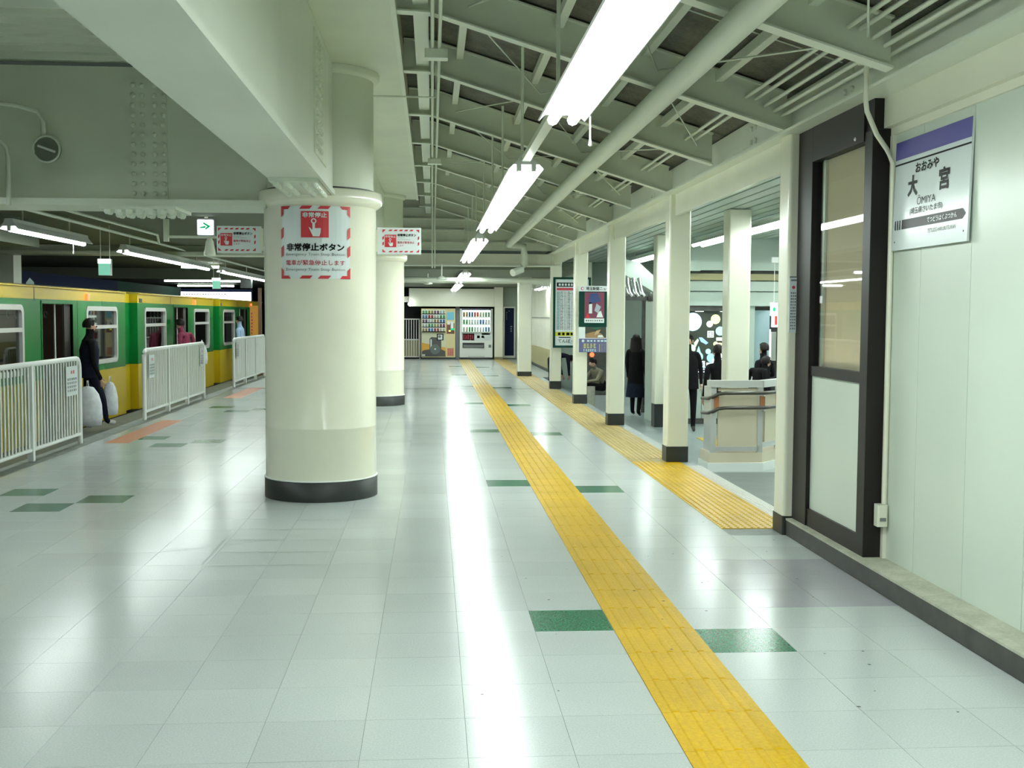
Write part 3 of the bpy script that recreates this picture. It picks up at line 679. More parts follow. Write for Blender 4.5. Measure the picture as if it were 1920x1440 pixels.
def flag(x0, label):
    y = 10.15; z0 = 2.14; W, H = .385, .235
    t = thing('flag_sign', label, 'sign', (x0+W/2, y, z0), 'emergency stop flag signs')
    part('plate', t, lambda b: b.box(x0, x0+W, y-.012, y+.012, z0, z0+H, M_sign), bevel=.003)
    ox = .012 if x0 < -1 else .045
    F = Face((x0+ox, y-.012, z0+.018), (1, 0, 0), (0, 0, 1), (0, -1, 0)); w2, h2 = .325, .20
    part('stripe_border', t, lambda b: stripes(F, b, w2, h2, 7, 4, .013, M_red))
    def pr_(b):
        F.quad(b, .02, .122, .045, .155, M_red); F.text(b, '非常停止', .071, .138, .092, .022, M_sign, d=.004, bold=.01)
        hand_icon(F, b, .071, .10, .105, M_sign, M_red)
    part('symbol', t, pr_)
    def tx(b):
        F.text(b, '非常停止ボタン', .215, .152, .165, .026, M_blk, bold=.035)
        F.text(b, 'Emergency', .168, .128, .06, .010, M_gry); F.text(b, 'Train Stop Button', .190, .113, .11, .010, M_gry)
        F.text(b, '電車が緊急停止', .208, .087, .15, .022, M_redtxt, bold=.012); F.text(b, 'します', .162, .06, .05, .016, M_redtxt)
    part('lettering', t, tx)
    part('mount_bar', t, lambda b: b.box(*((x0+W-.01, x0+W+.02) if x0 < -1 else (x0-.02, x0+.01)), y-.015, y+.015, z0+.02, z0+H-.02, M_cream))
flag(-1.885, 'small flag sign with red hand on the train side of the column')
flag(-.485, 'small flag sign with red hand on the guide-path side of the column')

# round disc on conduit by cross girder
dc = thing('disc_fixture', 'round grey disc fixture hung from a bent conduit on the girder', 'fixture', (-3.22, 9.86, 2.97))
part('bent_conduit', dc, lambda b: b.tube([(-3.75, 9.8, 3.36), (-3.45, 9.84, 3.33), (-3.30, 9.85, 3.29), (-3.26, 9.86, 3.20), (-3.255, 9.86, 3.02)], .02, M_steel2, 10))
part('disc', dc, lambda b: b.add([(-3.225+.105*math.cos(t), y, 2.975+.105*math.sin(t)) for y in (9.83, 9.89) for t in [2*math.pi*i/24 for i in range(24)]], [tuple(range(24)), tuple(range(24, 48))[::-1]]+[(i, 24+i, 24+(i+1) % 24, (i+1) % 24) for i in range(24)], mat('disc grey', (.16, .18, .14), .4)))
part('disc_rim', dc, lambda b: b.tube([(-3.225+.108*math.cos(t), 9.83, 2.975+.108*math.sin(t)) for t in [2*math.pi*i/24 for i in range(24)]], .010, M_steel2, 6, closed=True))
part('cross_bar', dc, lambda b: b.tube([(-3.29, 9.815, 3.0), (-3.15, 9.815, 2.95)], .012, M_white, 6))
tag(part('post_conduit', None, lambda b: b.tube([(-3.75, 9.8, 3.10), (-3.60, 9.8, 3.04), (-3.54, 9.8, 2.98), (-3.53, 9.8, 2.9), (-3.53, 9.8, 2.50)], .02, M_steel2, 10)), 'grey conduit bending down in front of the girder at far left', 'conduit')

# ================================================================ fences
FX = -4.32
bar = MB(); bar.tube([(0, 0, .12), (0, 0, 1.02)], .013, M_white, 6); bar_me = bar.mesh('bar')
def fence(y0, y1, posts, label, plates):
    t = thing('safety_fence', label, 'fence', (FX, (y0+y1)/2, 0), 'white platform fences')
    r = .12; P_ = [(FX, y0, 0)]
    for k in range(5): a = math.pi/2*k/4; P_.append((FX, y0+r-r*math.cos(a), 1.05-r+r*math.sin(a)))
    for k in range(5): a = math.pi/2*k/4; P_.append((FX, y1-r+r*math.sin(a), 1.05-r+r*math.cos(a)))
    P_.append((FX, y1, 0))
    part('frame', t, lambda b: b.tube(P_, .03, M_white, 10))
    part('bottom_rail', t, lambda b: b.tube([(FX, y0, .12), (FX, y1, .12)], .024, M_white, 8))
    for y in posts: part('post', t, lambda b: b.box(FX-.03, FX+.03, y-.03, y+.03, 0, 1.04, M_white))
    n = int((y1-y0)/.098)
    for k in range(1, n):
        y = y0+(y1-y0)*k/n
        if any(abs(y-p) < .06 for p in posts): continue
        place('bar', bar_me, t, (FX, y, 0))
    for (ya, yb) in plates:
        pl = part('notice_plate', t, lambda b: b.box(FX+.028, FX+.034, ya, yb, .62, .97, M_sign))
        F = Face((FX+.034, ya, .62), (0, 1, 0), (0, 0, 1), (1, 0, 0)); ww = yb-ya
        part('lettering', pl, lambda b: (F.quad(b, ww*.4, ww*.5, .26, .30, M_redtxt), F.quad(b, ww*.6, ww*.7, .26, .30, M_redtxt), F.rows(b, .03, ww-.03, .04, .22, 4, 5, M_gry)))
    return t
fence(8.3, 14.2, (9.7, 11.1, 12.5), 'white barred safety fence, nearest, running out of the left frame edge', [(13.6, 14.02)])
fence(17.33, 21.78, (18.85, 20.3), 'white barred safety fence, middle one between two train doors', [(17.5, 17.85), (21.3, 21.6)])
fence(25.04, 29.5, (26.55, 28.05), 'white barred safety fence, farthest, partly behind the round column', [(25.2, 25.5)])

# ================================================================ train
TX = -5.3
def rrect(y0, y1, z0, z1, r, k=4):
    pts = []
    for cy, cz, a in ((y1-r, z0+r, -90), (y1-r, z1-r, 0), (y0+r, z1-r, 90), (y0+r, z0+r, 180)):
        for i in range(k+1): t = math.radians(a+90*i/k); pts.append((cy+r*math.cos(t), cz+r*math.sin(t)))
    return pts
ZB = [(-.13, .69, M_tyel), (.69, 1.79, M_tgreen), (1.79, 1.95, M_tyel)]
def train_car(yc, label, person_side=False):
    y0, y1 = yc-3.53, yc+3.53
    t = thing('train_car', label, 'train', (TX-1.1, yc, -.13), 'coupled train cars')
    wins = [(yc-3.04, yc-1.36), (yc+1.32, yc+3.04)]; door = (yc-.66, yc+.66); wz0, wz1 = .79, 1.71
    cutsY = [y0, wins[0][0], wins[0][1], door[0], door[1], wins[1][0], wins[1][1], y1]
    def side(b):
        for i in range(7):
            a, c = cutsY[i], cutsY[i+1]
            for z0, z1, m in ZB:
                if i == 3:
                    if z1 < 1.8: 
                        if z0 > .6: b.box(TX-.06, TX, a, c, 1.73, 1.79, m)
                        continue
                if i in (1, 5) and z0 > .6 and z1 < 1.8:
                    b.box(TX-.06, TX, a, c, z0, wz0+.02, m); b.box(TX-.06, TX, a, c, wz1-.02, z1, m); continue
                b.box(TX-.06, TX, a, c, z0, z1, m)
        # end walls, far side, floor
        for e in (y0, y1-.05):
            for z0, z1, m in ZB: b.box(TX-2.2, TX-.06, e, e+.05, z0, z1, m)
        b.box(TX-2.2, TX-2.15, y0, y1, -.13, 1.95, M_tint); b.box(TX-2.2, TX-.06, y0, y1, -.2, -.13, M_tdark)
    part('body', t, side)
    rp = [(TX+.012, 1.95), (TX+.012, 1.97), (TX-.08, 1.985), (TX-.35, 2.0), (TX-1.1, 2.02), (TX-1.85, 2.0), (TX-2.2, 1.95)]
    part('roof', t, lambda b: b.prism(rp, y0, y1, M_troof, 'y'))
    part('gutter', t, lambda b: b.tube([(TX+.015, y0, 1.955), (TX+.015, y1, 1.955)], .014, M_tyel, 6))
    for a, c in wins:
        f = part('window_frame', t, lambda b: None)
        b = MB(); o = rrect(a, c, wz0, wz1, .11); q = rrect(a+.07, c-.07, wz0+.07, wz1-.07, .06); n = len(o)
        vs = [(TX+.012, p[0], p[1]) for p in o]+[(TX+.012, p[0], p[1]) for p in q]+[(TX-.02, p[0], p[1]) for p in o]+[(TX-.05, p[0], p[1]) for p in q]
        b.add(vs, [(i, (i+1) % n, n+(i+1) % n, n+i) for i in range(n)]+[(i, 2*n+i, 2*n+(i+1) % n, (i+1) % n) for i in range(n)]+[(n+i, n+(i+1) % n, 3*n+(i+1) % n, 3*n+i) for i in range(n)], M_alu)
        b.box(TX-.03, TX+.01, a+.06, c-.06, 1.355, 1.41, M_alu)
        off = WL[t.name]; f.data = b.mesh('window_frame', off)
        part('pane', f, lambda b: b.box(TX-.035, TX-.03, a+.05, c-.05, wz0+.05, wz1-.05, M_tglass))
    part('door_frame', t, lambda b: (b.box(TX-.06, TX+.01, door[0]-.03, door[0], -.13, 1.76, M_tgreen), b.box(TX-.06, TX+.01, door[1], door[1]+.03, -.13, 1.76, M_tgreen), b.box(TX-.06, TX+.012, door[0]-.03, door[1]+.03, 1.73, 1.77, M_tgreen)))
    part('door_leaf', t, lambda b: b.box(TX-.055, TX-.03, door[1]-.28, door[1]+.05, -.1, 1.73, M_tdark))
    part('grab_pole', t, lambda b: b.tube([(TX-.16, door[1]-.3, -.13), (TX-.16, door[1]-.3, 1.9)], .016, M_alu, 8))
    part('seat_bench', t, lambda b: (b.box(TX-2.1, TX-1.6, y0+.3, door[0]-.3, .2, .32, M_seat), b.box(TX-2.1, TX-1.6, door[1]+.3, y1-.3, .2, .32, M_seat)))
    part('interior_ceiling', t, lambda b: b.box(TX-2.15, TX-.07, y0+.1, y1-.1, 1.90, 1.93, M_tint))
    part('interior_fill', t, lambda b: b.box(TX-1.2, TX-1.1, y0+.5, y1-.5, 1.885, 1.90, mat('train fill light', (1, .95, .85), .5, emit=1.6)))  # unseen strip added to lift the dim car interior
    part('inner_lining', t, lambda b: b.box(TX-2.15, TX-.07, y0+.052, y0+.07, -.12, 1.9, M_tint)); part('inner_lining', t, lambda b: b.box(TX-2.15, TX-.07, y1-.07, y1-.052, -.12, 1.9, M_tint))
    part('strap_rail', t, lambda b: b.tube([(TX-.5, y0+.2, 1.74), (TX-.5, y1-.2, 1.74)], .014, M_alu, 6))
    for k in range(6):
        y = yc-.5+k*.3
        part('strap', t, lambda b: (b.tube([(TX-.5, y+.055*math.cos(a), 1.58+.055*math.sin(a)) for a in [2*math.pi*i/12 for i in range(12)]], .009, M_white, 6, closed=True), b.box(TX-.51, TX-.49, y-.008, y+.008, 1.63, 1.74, M_khaki)))
    part('marker_lamp', t, lambda b: b.box(TX, TX+.03, yc+1.32, yc+1.42, 1.80, 1.90, M_redlamp), bevel=.01)
    part('body_seam', t, lambda b: (b.box(TX, TX+.004, yc-.95, yc-.935, 1.76, 1.95, M_tdark), b.box(TX, TX+.003, yc+.9, yc+.91, -.1, 1.79, M_tgreen)))
    part('end_plate', t, lambda b: [b.box(TX-.5, TX-.13, y1, y1+.78, z0, z1, m) for z0, z1, m in ZB])
    part('vent_plate', t, lambda b: b.box(TX, TX+.01, y0+.12, y0+.30, 1.80, 1.87, M_tdark))
    return t
train_car(16.49, 'green and yellow train car, nearest, with an open door behind the fence gap')
train_car(24.39, 'green and yellow train car, middle one of the three')
train_car(32.29, 'green and yellow train car, farthest, next to the orange board')

# ================================================================ left background
wl = thing('wall_left', 'dark far side of the track beyond the train', 'wall', kind='structure')
part('dark_backdrop', wl, lambda b: b.box(-13.2, -13, -2, 62, -1.5, 3, M_void))
part('track_bed', wl, lambda b: b.box(-13, -5.25, -2, 62, -1.5, -1.2, M_void))
part('pillar', wl, lambda b: b.box(-8.05, -7.65, 21.4, 21.8, -1.2, 2.78, M_steel))
part('end_wall', wl, lambda b: b.box(-13, -1.2, 61.8, 62, -1.2, 3, M_void))
bb = thing('track_billboard', 'long dark blue and green board standing behind the train roof', 'board', (-7.9, 30, 1.2))
part('blue_board', bb, lambda b: b.box(-7.95, -7.9, 22.5, 29.2, 1.2, 2.41, M_navy))
part('green_board', bb, lambda b: b.box(-7.95, -7.9, 29.2, 36.4, 1.2, 2.41, M_dkgreen))
F = Face((-7.9, 22.5, 1.93), (0, 1, 0), (0, 0, 1), (1, 0, 0))
M_pale = mat('pale print', (.45, .62, .6), .5)
part('lettering', bb, lambda b: (F.poly(b, [(.15, .08), (.75, .08), (.68, .28), (.45, .36), (.25, .26)], M_pale), F.rows(b, 1.0, 3.8, .05, .24, 2, 11, M_pale), F.rows(b, 3.9, 5.8, .1, .25, 1, 7, M_gry)))
part('post', bb, lambda b: b.box(-8.03, -7.95, 23.5, 23.6, -1.19, 2.3, M_steel))
part('post', bb, lambda b: b.box(-8.03, -7.95, 35.5, 35.6, -1.19, 2.3, M_steel))
for k, (x0, x1, y, z) in enumerate(((-11.5, -9.6, 24, 2.6), (-5.9, -5.02, 27.3, 2.70), (-8.9, -5.9, 35, 2.70), (-9.0, -6.35, 39, 2.70), (-10.1, -7.9, 46, 2.70))):
    t = thing('far_tube_light', 'thin bright tube light on the dark ceiling, ' + ['alone at the far left edge', 'nearest and shortest of the stacked far ones', 'second of the stacked far ones', 'third of the stacked far ones', 'last of the stacked far ones'][k], 'lamp', (x0, y, z), 'far tube lights beyond the train')
    part('tube', t, lambda b: b.tube([(x0, y, z), (x1, y, z)], .03, M_lampfar, 6)); part('holder', t, lambda b: b.box(x0, x1, y-.03, y+.03, z+.03, 2.778, M_steel))
lb = thing('lit_board', 'long glowing white board far back above the train', 'lit board', (-7.3, 40.5, 1.75))
part('lit_panel', lb, lambda b: b.box(-8.8, -6.34, 40.4, 40.5, 1.70, 2.36, mat('lit board', (.9, .95, .9), .5, emit=3, ecol=(.95, 1, .95))))
part('frame', lb, lambda b: (b.box(-8.9, -6.3, 40.38, 40.55, 2.36, 2.46, M_navy), b.box(-8.9, -8.8, 40.38, 40.55, 1.2, 2.36, M_navy), b.box(-6.34, -6.3, 40.38, 40.55, -1.2, 2.36, M_navy)))
F = Face((-8.8, 40.4, 1.85), (1, 0, 0), (0, 0, 1), (0, -1, 0)); part('lettering', lb, lambda b: F.rows(b, .1, 1.6, .40, .46, 1, 16, M_gry))
ob = thing('orange_banner', 'orange upright board on a brown post beside the round column', 'board', (-4.7, 31, -.13))
part('panel', ob, lambda b: b.box(-4.90, -4.68, 30.98, 31.0, .60, 1.82, M_orange)); part('post', ob, lambda b: b.box(-4.68, -4.59, 30.96, 31.04, -.13, 2.3, M_wood))
F = Face((-4.90, 30.98, .45), (1, 0, 0), (0, 0, 1), (0, -1, 0)); part('lettering', ob, lambda b: F.rows(b, .02, .08, .5, 1.2, 8, 1, M_redtxt))
mo = thing('hanging_monitor', 'dark hanging monitor box above the orange board', 'monitor', (-4.45, 30, 2.2))
part('case', mo, lambda b: b.box(-4.82, -4.55, 29.0, 29.2, 2.25, 2.52, M_black)); part('hanger', mo, lambda b: b.tube([(-4.68, 29.1, 2.52), (-4.68, 29.1, 2.778)], .012, M_steel, 6))
ex = thing('exit_sign', 'lit white sign with a green arrow near the girder', 'sign', (-2.74, 14, 2.56))
part('box', ex, lambda b: b.box(-2.835, -2.65, 14, 14.06, 2.56, 2.74, M_litwhite), bevel=.006); part('back_case', ex, lambda b: b.box(-2.845, -2.64, 14.06, 14.1, 2.55, 2.76, M_gry)); part('hanger', ex, lambda b: b.box(-2.76, -2.72, 14.06, 14.1, 2.74, 2.778, M_steel))
F = Face((-2.835, 14, 2.56), (1, 0, 0), (0, 0, 1), (0, -1, 0))
part('arrow', ex, lambda b: (F.poly(b, [(.03, .075), (.10, .08), (.10, .105), (.03, .09)], M_arrow), F.poly(b, [(.075, .15), (.16, .10), (.10, .055), (.095, .075), (.12, .098), (.07, .13)], M_arrow)))
hs = thing('cone_speaker', 'grey horn speaker under the ceiling below the exit arrow', 'speaker', (-2.8, 14.5, 2.4))
part('arm', hs, lambda b: b.box(-3.3, -2.70, 14.45, 14.5, 2.545, 2.575, M_steel2)); part('drop', hs, lambda b: b.box(-3.34, -3.28, 14.44, 14.5, 2.50, 2.778, M_steel))
part('horn', hs, lambda b: b.lathe([(.03, 2.545), (.05, 2.50), (.06, 2.42), (.075, 2.36), (.07, 2.33), (.03, 2.32)], -2.78, 14.475, M_steel, 14))
def hang_sign(y, label):
    t = thing('hanging_sign', label, 'sign', (-4.38, y, 2.1), 'pale green hanging signs over the fences')
    part('box', t, lambda b: b.box(-4.47, -4.31, y, y+.08, 2.11, 2.33, M_white)); part('lit_top', t, lambda b: b.box(-4.475, -4.305, y-.01, y-.0005, 2.27, 2.33, M_litwhite)); part('green_face', t, lambda b: b.box(-4.465, -4.315, y-.006, y-.0005, 2.115, 2.268, M_litgreen))
    for x in (-4.45, -4.33): part('rod', t, lambda b: b.tube([(x, y+.04, 2.33), (x, y+.04, 2.778)], .006, M_steel2, 6))
hang_sign(15.6, 'pale green hanging sign with a lit top, nearest, above the fence gap'); hang_sign(23.5, 'pale green hanging sign with a lit top, farther one near the lit board')

# ================================================================ far end wall and vending machines
wb = thing('wall_back', 'far end wall behind the vending machines', 'wall', kind='structure')
part('header_panel', wb, lambda b: b.box(-.82, 2.22, 40.6, 41.2, 1.90, 2.54, M_cream)); part('header_panel', wb, lambda b: b.box(2.224, 2.54, 40.6, 41.2, 1.90, 2.60, M_cream))
part('pier', wb, lambda b: b.box(2.24, 2.54, 40.62, 41.2, .1, 1.897, M_cream)); part('pier', wb, lambda b: b.box(.86, .99, 41.0, 41.2, 0, 1.9, M_gry))
part('pier_base', wb, lambda b: b.box(2.24, 2.54, 40.61, 41.2, 0, .1, M_olive))
part('dark_back', wb, lambda b: b.box(-3.2, 2.6, 41.6, 41.7, 0, 2.6, M_void)); part('side_wall', wb, lambda b: b.box(2.54, 3.3, 41.15, 41.3, 0, 2.6, M_cool))
part('left_beam', wb, lambda b: b.box(-1.6, -.82, 40.8, 41.2, 2.05, 2.25, M_cream))
tag(part('end_lamp', None, lambda b: b.ball((-.80, 40.5, 1.98), .06, M_lampfar)), 'small glowing bulb at the corner of the end wall panel', 'lamp')
gt = thing('barred_gate', 'grey barred gate beside the left vending machine', 'gate', (-.75, 41.1, 0))
part('frame', gt, lambda b: (b.box(-1.35, -.42, 41.08, 41.12, 1.42, 1.46, M_alu), b.box(-1.35, -.42, 41.08, 41.12, .68, .72, M_alu), b.box(-1.35, -.42, 41.08, 41.12, .06, .10, M_alu), b.box(-.46, -.42, 41.08, 41.12, 0, 1.46, M_alu)))
for k in range(10): part('bar', gt, lambda b: b.box(-1.30+k*.09, -1.275+k*.09, 41.09, 41.11, .08, 1.44, M_alu))
part('kick_panel', gt, lambda b: b.box(-1.35, -.44, 41.115, 41.13, .08, .70, M_olive))
can = MB(); can.lathe([(.03, 0), (.04, .008), (.04, .11), (.03, .122)], 0, 0, M_white, 8); 
CC = [mat('can %d' % i, c, .3) for i, c in enumerate([(.55, .30, .08), (.10, .22, .5), (.6, .08, .06), (.65, .6, .5), (.12, .4, .16), (.5, .42, .1), (.3, .1, .2), (.7, .72, .7)])]
CME = []
for m in CC: can.m = [m]*len(can.m); CME.append(can.mesh('drink_can'))
def vending(x0, x1, label, kind):
    y0, y1 = 40.75, 41.45; W = x1-x0
    t = thing('vending_machine', label, 'vending machine', ((x0+x1)/2, 41.1, 0), 'drink vending machines')
    shell = M_white if kind else mat('cream shell', (.62, .55, .30), .4)
    part('cabinet', t, lambda b: b.box(x0, x1, y0+.06, y1, .07, 1.83, shell), bevel=.01)
    part('plinth', t, lambda b: b.box(x0+.02, x1-.02, y0+.08, y1, 0, .07, M_black))
    F = Face((x0, y0+.06, 0), (1, 0, 0), (0, 0, 1), (0, -1, 0))
    lit = mat('display light %d' % kind, (.9, .92, .9), .5, emit=2.0 if kind else .5, ecol=(1, 1, .98))
    if kind:
        wx0, wx1, wz0, wz1, rows, n = .1, W-.1, .98, 1.78, 3, 10
    else:
        wx0, wx1, wz0, wz1, rows, n = .03, W*.70, .98, 1.77, 5, 8
    part('display_back', t, lambda b: F.quad(b, wx0, wx1, wz0, wz1, lit, d=.002))
    rh = (wz1-wz0)/rows
    for r in range(rows):
        part('shelf', t, lambda b: b.box(x0+wx0, x0+wx1, y0-.03, y0+.058, wz0+r*rh, wz0+r*rh+.03, M_white if kind else M_brown))
        for k in range(n):
            me = CME[(r*3+k//2+kind*2) % 8] if not (kind and r < 2) else CME[[3, 4, 7, 7, 1, 7][(r+k//2) % 6]]
            o = place('drink_can', me, t, (x0+wx0+.05+(wx1-wx0-.1)*k/(n-1), y0+.005, wz0+r*rh+.03)); o.scale = (1, 1, 1.35 if kind else .9)
    part('display_frame', t, lambda b: (b.box(x0+wx0-.03, x0+wx0, y0-.04, y0+.06, wz0, wz1, shell), b.box(x0+wx1, x0+wx1+.03, y0-.04, y0+.06, wz0, wz1, shell), b.box(x0+wx0-.03, x0+wx1+.03, y0-.04, y0+.06, wz1, wz1+.04, shell if not kind else M_navy)))
    part('display_glass', t, lambda b: b.box(x0+wx0, x0+wx1, y0-.036, y0-.034, wz0, wz1, M_glass))
    if kind:
        part('coin_panel', t, lambda b: (F.quad(b, .06, W-.06, .68, .96, M_sign), F.quad(b, .10, .52, .69, .93, mat('poster orange', (.6, .22, .1), .5)), F.quad(b, .62, .72, .77, .86, M_blk), F.quad(b, .78, .88, .77, .86, M_blk), F.quad(b, .78, 1.08, .89, .95, M_blk), F.rows(b, .12, .5, .72, .9, 4, 5, M_redtxt, d=.004)))
        sl = part('dispense_slot', t, lambda b: b.box(x0+.10, x0+.88, y0+.03, y0+.058, .42, .60, M_black)); part('flap', sl, lambda b: b.box(x0+.13, x0+.85, y0+.022, y0+.03, .44, .52, M_gry))
        part('coin_return', t, lambda b: b.box(x0+1.04, x0+1.13, y0+.04, y0+.058, .43, .53, M_gry))
        part('base_print', t, lambda b: F.rows(b, .3, .9, .09, .12, 1, 10, M_gry))
    else:
        part('side_column', t, lambda b: (F.quad(b, W*.74, W*.97, .92, 1.30, mat('poster maroon', (.14, .04, .03), .5)), F.quad(b, W*.74, W*.96, 1.42, 1.70, mat('poster sky', (.15, .45, .6), .5)), F.quad(b, W*.76, W*.84, 1.25, 1.37, M_white, d=.004), F.quad(b, W*.86, W*.94, 1.12, 1.36, M_white, d=.004), F.quad(b, W*.80, W*.86, 1.0, 1.05, M_lityel, d=.004), F.quad(b, W*.86, W*.97, 1.05, 1.12, M_arrow, d=.004), F.quad(b, W*.76, W*.95, .12, .40, mat('poster tan', (.45, .22, .12), .5), d=.003), F.rows(b, W*.77, W*.94, .14, .40, 4, 3, M_redtxt, d=.004)))
        loc = mat('loco print', (.06, .06, .055), .5); am = mat('amber print', (.62, .34, .04), .5)
        def art(b):
            F.quad(b, .02, W*.72, .10, .95, mat('poster cream', (.62, .62, .45), .5)); F.poly(b, [(.02, .10), (W*.72, .10), (W*.72, .42), (.02, .60)], am, d=.003)
            F.poly(b, [(.03, .10), (W*.71, .10), (W*.70, .30), (.72, .36), (.72, .78), (.36, .80), (.30, .74), (.30, .36), (.10, .33), (.03, .28)], loc, d=.004)
            F.quad(b, .33, .38, .42, .72, M_sign, d=.005); F.quad(b, .56, .80, .68, .92, M_blk, d=.005); F.quad(b, .60, .76, .71, .89, M_sign, d=.006); F.disc(b, .66, .82, .05, M_gry, d=.007)
            F.disc(b, .50, .36, .18, mat('loco face', (.10, .13, .12), .5), d=.006, n=24); F.disc(b, .50, .37, .03, M_white, d=.007); F.quad(b, .03, .14, .12, .18, M_sign, d=.005)
        part('front_print', t, art)
    return t
vending(-.39, .84, 'vending machine with a steam locomotive picture on its lower front', 0)
vending(.995, 2.185, 'white vending machine with a bright drink display', 1)
pf = thing('dark_poster_frame', 'tall narrow dark poster in a metal frame on the far wall', 'poster', (2.8, 41.1, 0))
part('frame', pf, lambda b: (b.box(2.58, 3.02, 41.07, 41.14, .05, .13, M_alu), b.box(2.58, 3.02, 41.07, 41.14, 1.86, 1.91, M_alu), b.box(2.58, 2.63, 41.07, 41.14, .13, 1.86, M_alu), b.box(2.97, 3.02, 41.07, 41.14, .13, 1.86, M_alu)))
part('poster', pf, lambda b: b.box(2.63, 2.97, 41.09, 41.12, .13, 1.86, M_navy)); F = Face((2.63, 41.09, .13), (1, 0, 0), (0, 0, 1), (0, -1, 0)); part('lettering', pf, lambda b: (F.rows(b, .05, .10, 1.3, 1.6, 5, 1, M_gry), F.rows(b, .2, .3, .85, 1.1, 3, 1, M_gry), F.disc(b, .16, 1.62, .02, M_gry)))
# far side wall
wf = thing('wall_side', 'cream and olive side wall beyond the square columns', 'wall', kind='structure')
part('upper_wall', wf, lambda b: b.box(3.29, 3.4, 30.6, 41.3, .64, 2.6, M_cream)); part('olive_dado', wf, lambda b: b.box(3.285, 3.4, 30.6, 41.3, .08, .64, M_olive)); part('dark_base', wf, lambda b: b.box(3.275, 3.4, 30.6, 41.3, 0, .08, M_black)); part('picture_rail', wf, lambda b: b.box(3.275, 3.29, 30.6, 41.3, 1.52, 1.54, M_dkbase))

# ================================================================ boards between columns
tb = thing('timetable_board', 'tall framed timetable board with rows of small figures', 'timetable', (3.02, 24.4, .9))
x0, x1, y0 = 2.615, 3.43, 24.40
part('frame', tb, lambda b: (b.box(x0, x1, y0, y0+.06, .905, .955, M_dkgreen), b.box(x0, x1, y0, y0+.06, 2.385, 2.43, M_dkgreen), b.box(x0, x0+.045, y0, y0+.06, .955, 2.385, M_dkgreen), b.box(x1-.045, x1, y0, y0+.06, .955, 2.385, M_dkgreen)))
part('sheet', tb, lambda b: b.box(x0+.045, x1-.045, y0+.02, y0+.05, .955, 2.385, M_sign))
F = Face((x0+.045, y0+.02, .955), (1, 0, 0), (0, 0, 1), (0, -1, 0)); bw = x1-x0-.09
M_teal = mat('teal print', (.12, .22, .26), .5)
def ttab(b):
    F.quad(b, .03, bw-.03, 1.27, 1.36, M_blk); F.rows(b, .06, bw-.06, 1.285, 1.345, 1, 9, M_sign, d=.004, fill=.8)
    F.quad(b, .03, bw-.12, 1.19, 1.245, M_redtxt); F.quad(b, bw-.11, bw-.03, 1.19, 1.245, M_blk)
    F.quad(b, .03, .10, .34, 1.17, mat('pale teal', (.35, .5, .52), .5), d=.002)
    for c in range(7): F.rows(b, .03+c*.078, .10+c*.078, .34, 1.17, 26, 2, M_blk if c % 2 else M_gry, d=.004, fill=.5)
    F.quad(b, bw-.135, bw-.10, .34, 1.2, M_teal); F.rows(b, bw-.09, bw-.02, .34, 1.17, 26, 2, M_navy, fill=.55)
    F.quad(b, 0, bw, .205, .295, mat('yellow band', (.55, .58, .03), .5)); F.rows(b, .05, bw-.03, .215, .285, 1, 7, M_blk, d=.004, fill=.85)
    F.quad(b, .08, .34, .165, .185, M_blk); F.text(b, 'てんぽー', .24, .10, .36, .085, M_blk, bold=.01); F.rows(b, .30, .46, .045, .065, 1, 6, M_gry)
    for k in range(3): F.quad(b, .53, .68, .14-k*.045, .165-k*.045, M_gry)
    F.quad(b, .53, .68, .02, .045, M_redtxt)
part('print', tb, ttab)
pb = thing('poster_board', 'green poster board with a news heading and pinned posters', 'notice board', (3.03, 20.3, .95))
x0, x1, y0 = 2.64, 3.31, 20.27
part('board', pb, lambda b: b.box(x0, x1, y0, y0+.05, 1.40, 2.04, M_dkgreen)); part('heading', pb, lambda b: b.box(x0-.01, x1+.01, y0-.015, y0+.06, 2.04, 2.14, M_sign))
part('lower_board', pb, lambda b: b.box(x0, x1, y0, y0+.05, .945, 1.40, M_sign))
F = Face((x0, y0-.003, .945), (1, 0, 0), (0, 0, 1), (0, -1, 0)); FH = Face((x0, y0-.016, .945), (1, 0, 0), (0, 0, 1), (0, -1, 0))
part('lettering', pb, lambda b: (FH.disc(b, .055, 1.145, .03, M_redtxt), FH.disc(b, .06, 1.145, .02, M_sign, d=.003), FH.text(b, '埼玉新聞ニュース', .36, 1.145, .48, .065, M_blk, bold=.015), FH.rows(b, .615, .665, 1.12, 1.17, 2, 3, M_redtxt)))
def poster(name, label, fn, loc): 
    t = thing(name, label, 'poster', loc, 'posters on the green board'); part('sheet', t, fn); return t
blue = mat('poster blue', (.025, .05, .16), .5); pinkr = mat('poster wine', (.15, .03, .065), .5)
def po(dx, w_=.36):
    def f(b0):
        a = 0; b = MB()
        F.quad(b, a, a+.36, .53, 1.08, pinkr, d=.002); F.poly(b, [(a+.08, .86), (a+.30, .92), (a+.24, 1.07), (a+.1, 1.05)], blue, d=.003); F.poly(b, [(a+.08, .70), (a+.14, .70), (a+.14, .9), (a+.08, .9)], M_sign, d=.003)
        F.poly(b, [(a+.18, .75), (a+.25, .70), (a+.30, .82), (a+.22, .88)], mat('poster grey', (.3, .36, .42), .5), d=.003); F.poly(b, [(a+.22, .63), (a+.34, .63), (a+.30, .75), (a+.25, .72)], M_sign, d=.003); F.poly(b, [(a+.02, .62), (a+.10, .62), (a+.06, .72)], M_red, d=.003)
        F.quad(b, a, a+.36, .53, .61, M_sign, d=.003); F.rows(b, a+.02, a+.34, .55, .59, 1, 8, M_gry, d=.004)
        ux = F.o.x; b0.v = [(ux+dx+(x-ux)*w_/.36, y, z) for x, y, z in b.v]; b0.f = b.f; b0.m = b.m; b0.sm = b.sm
    return f
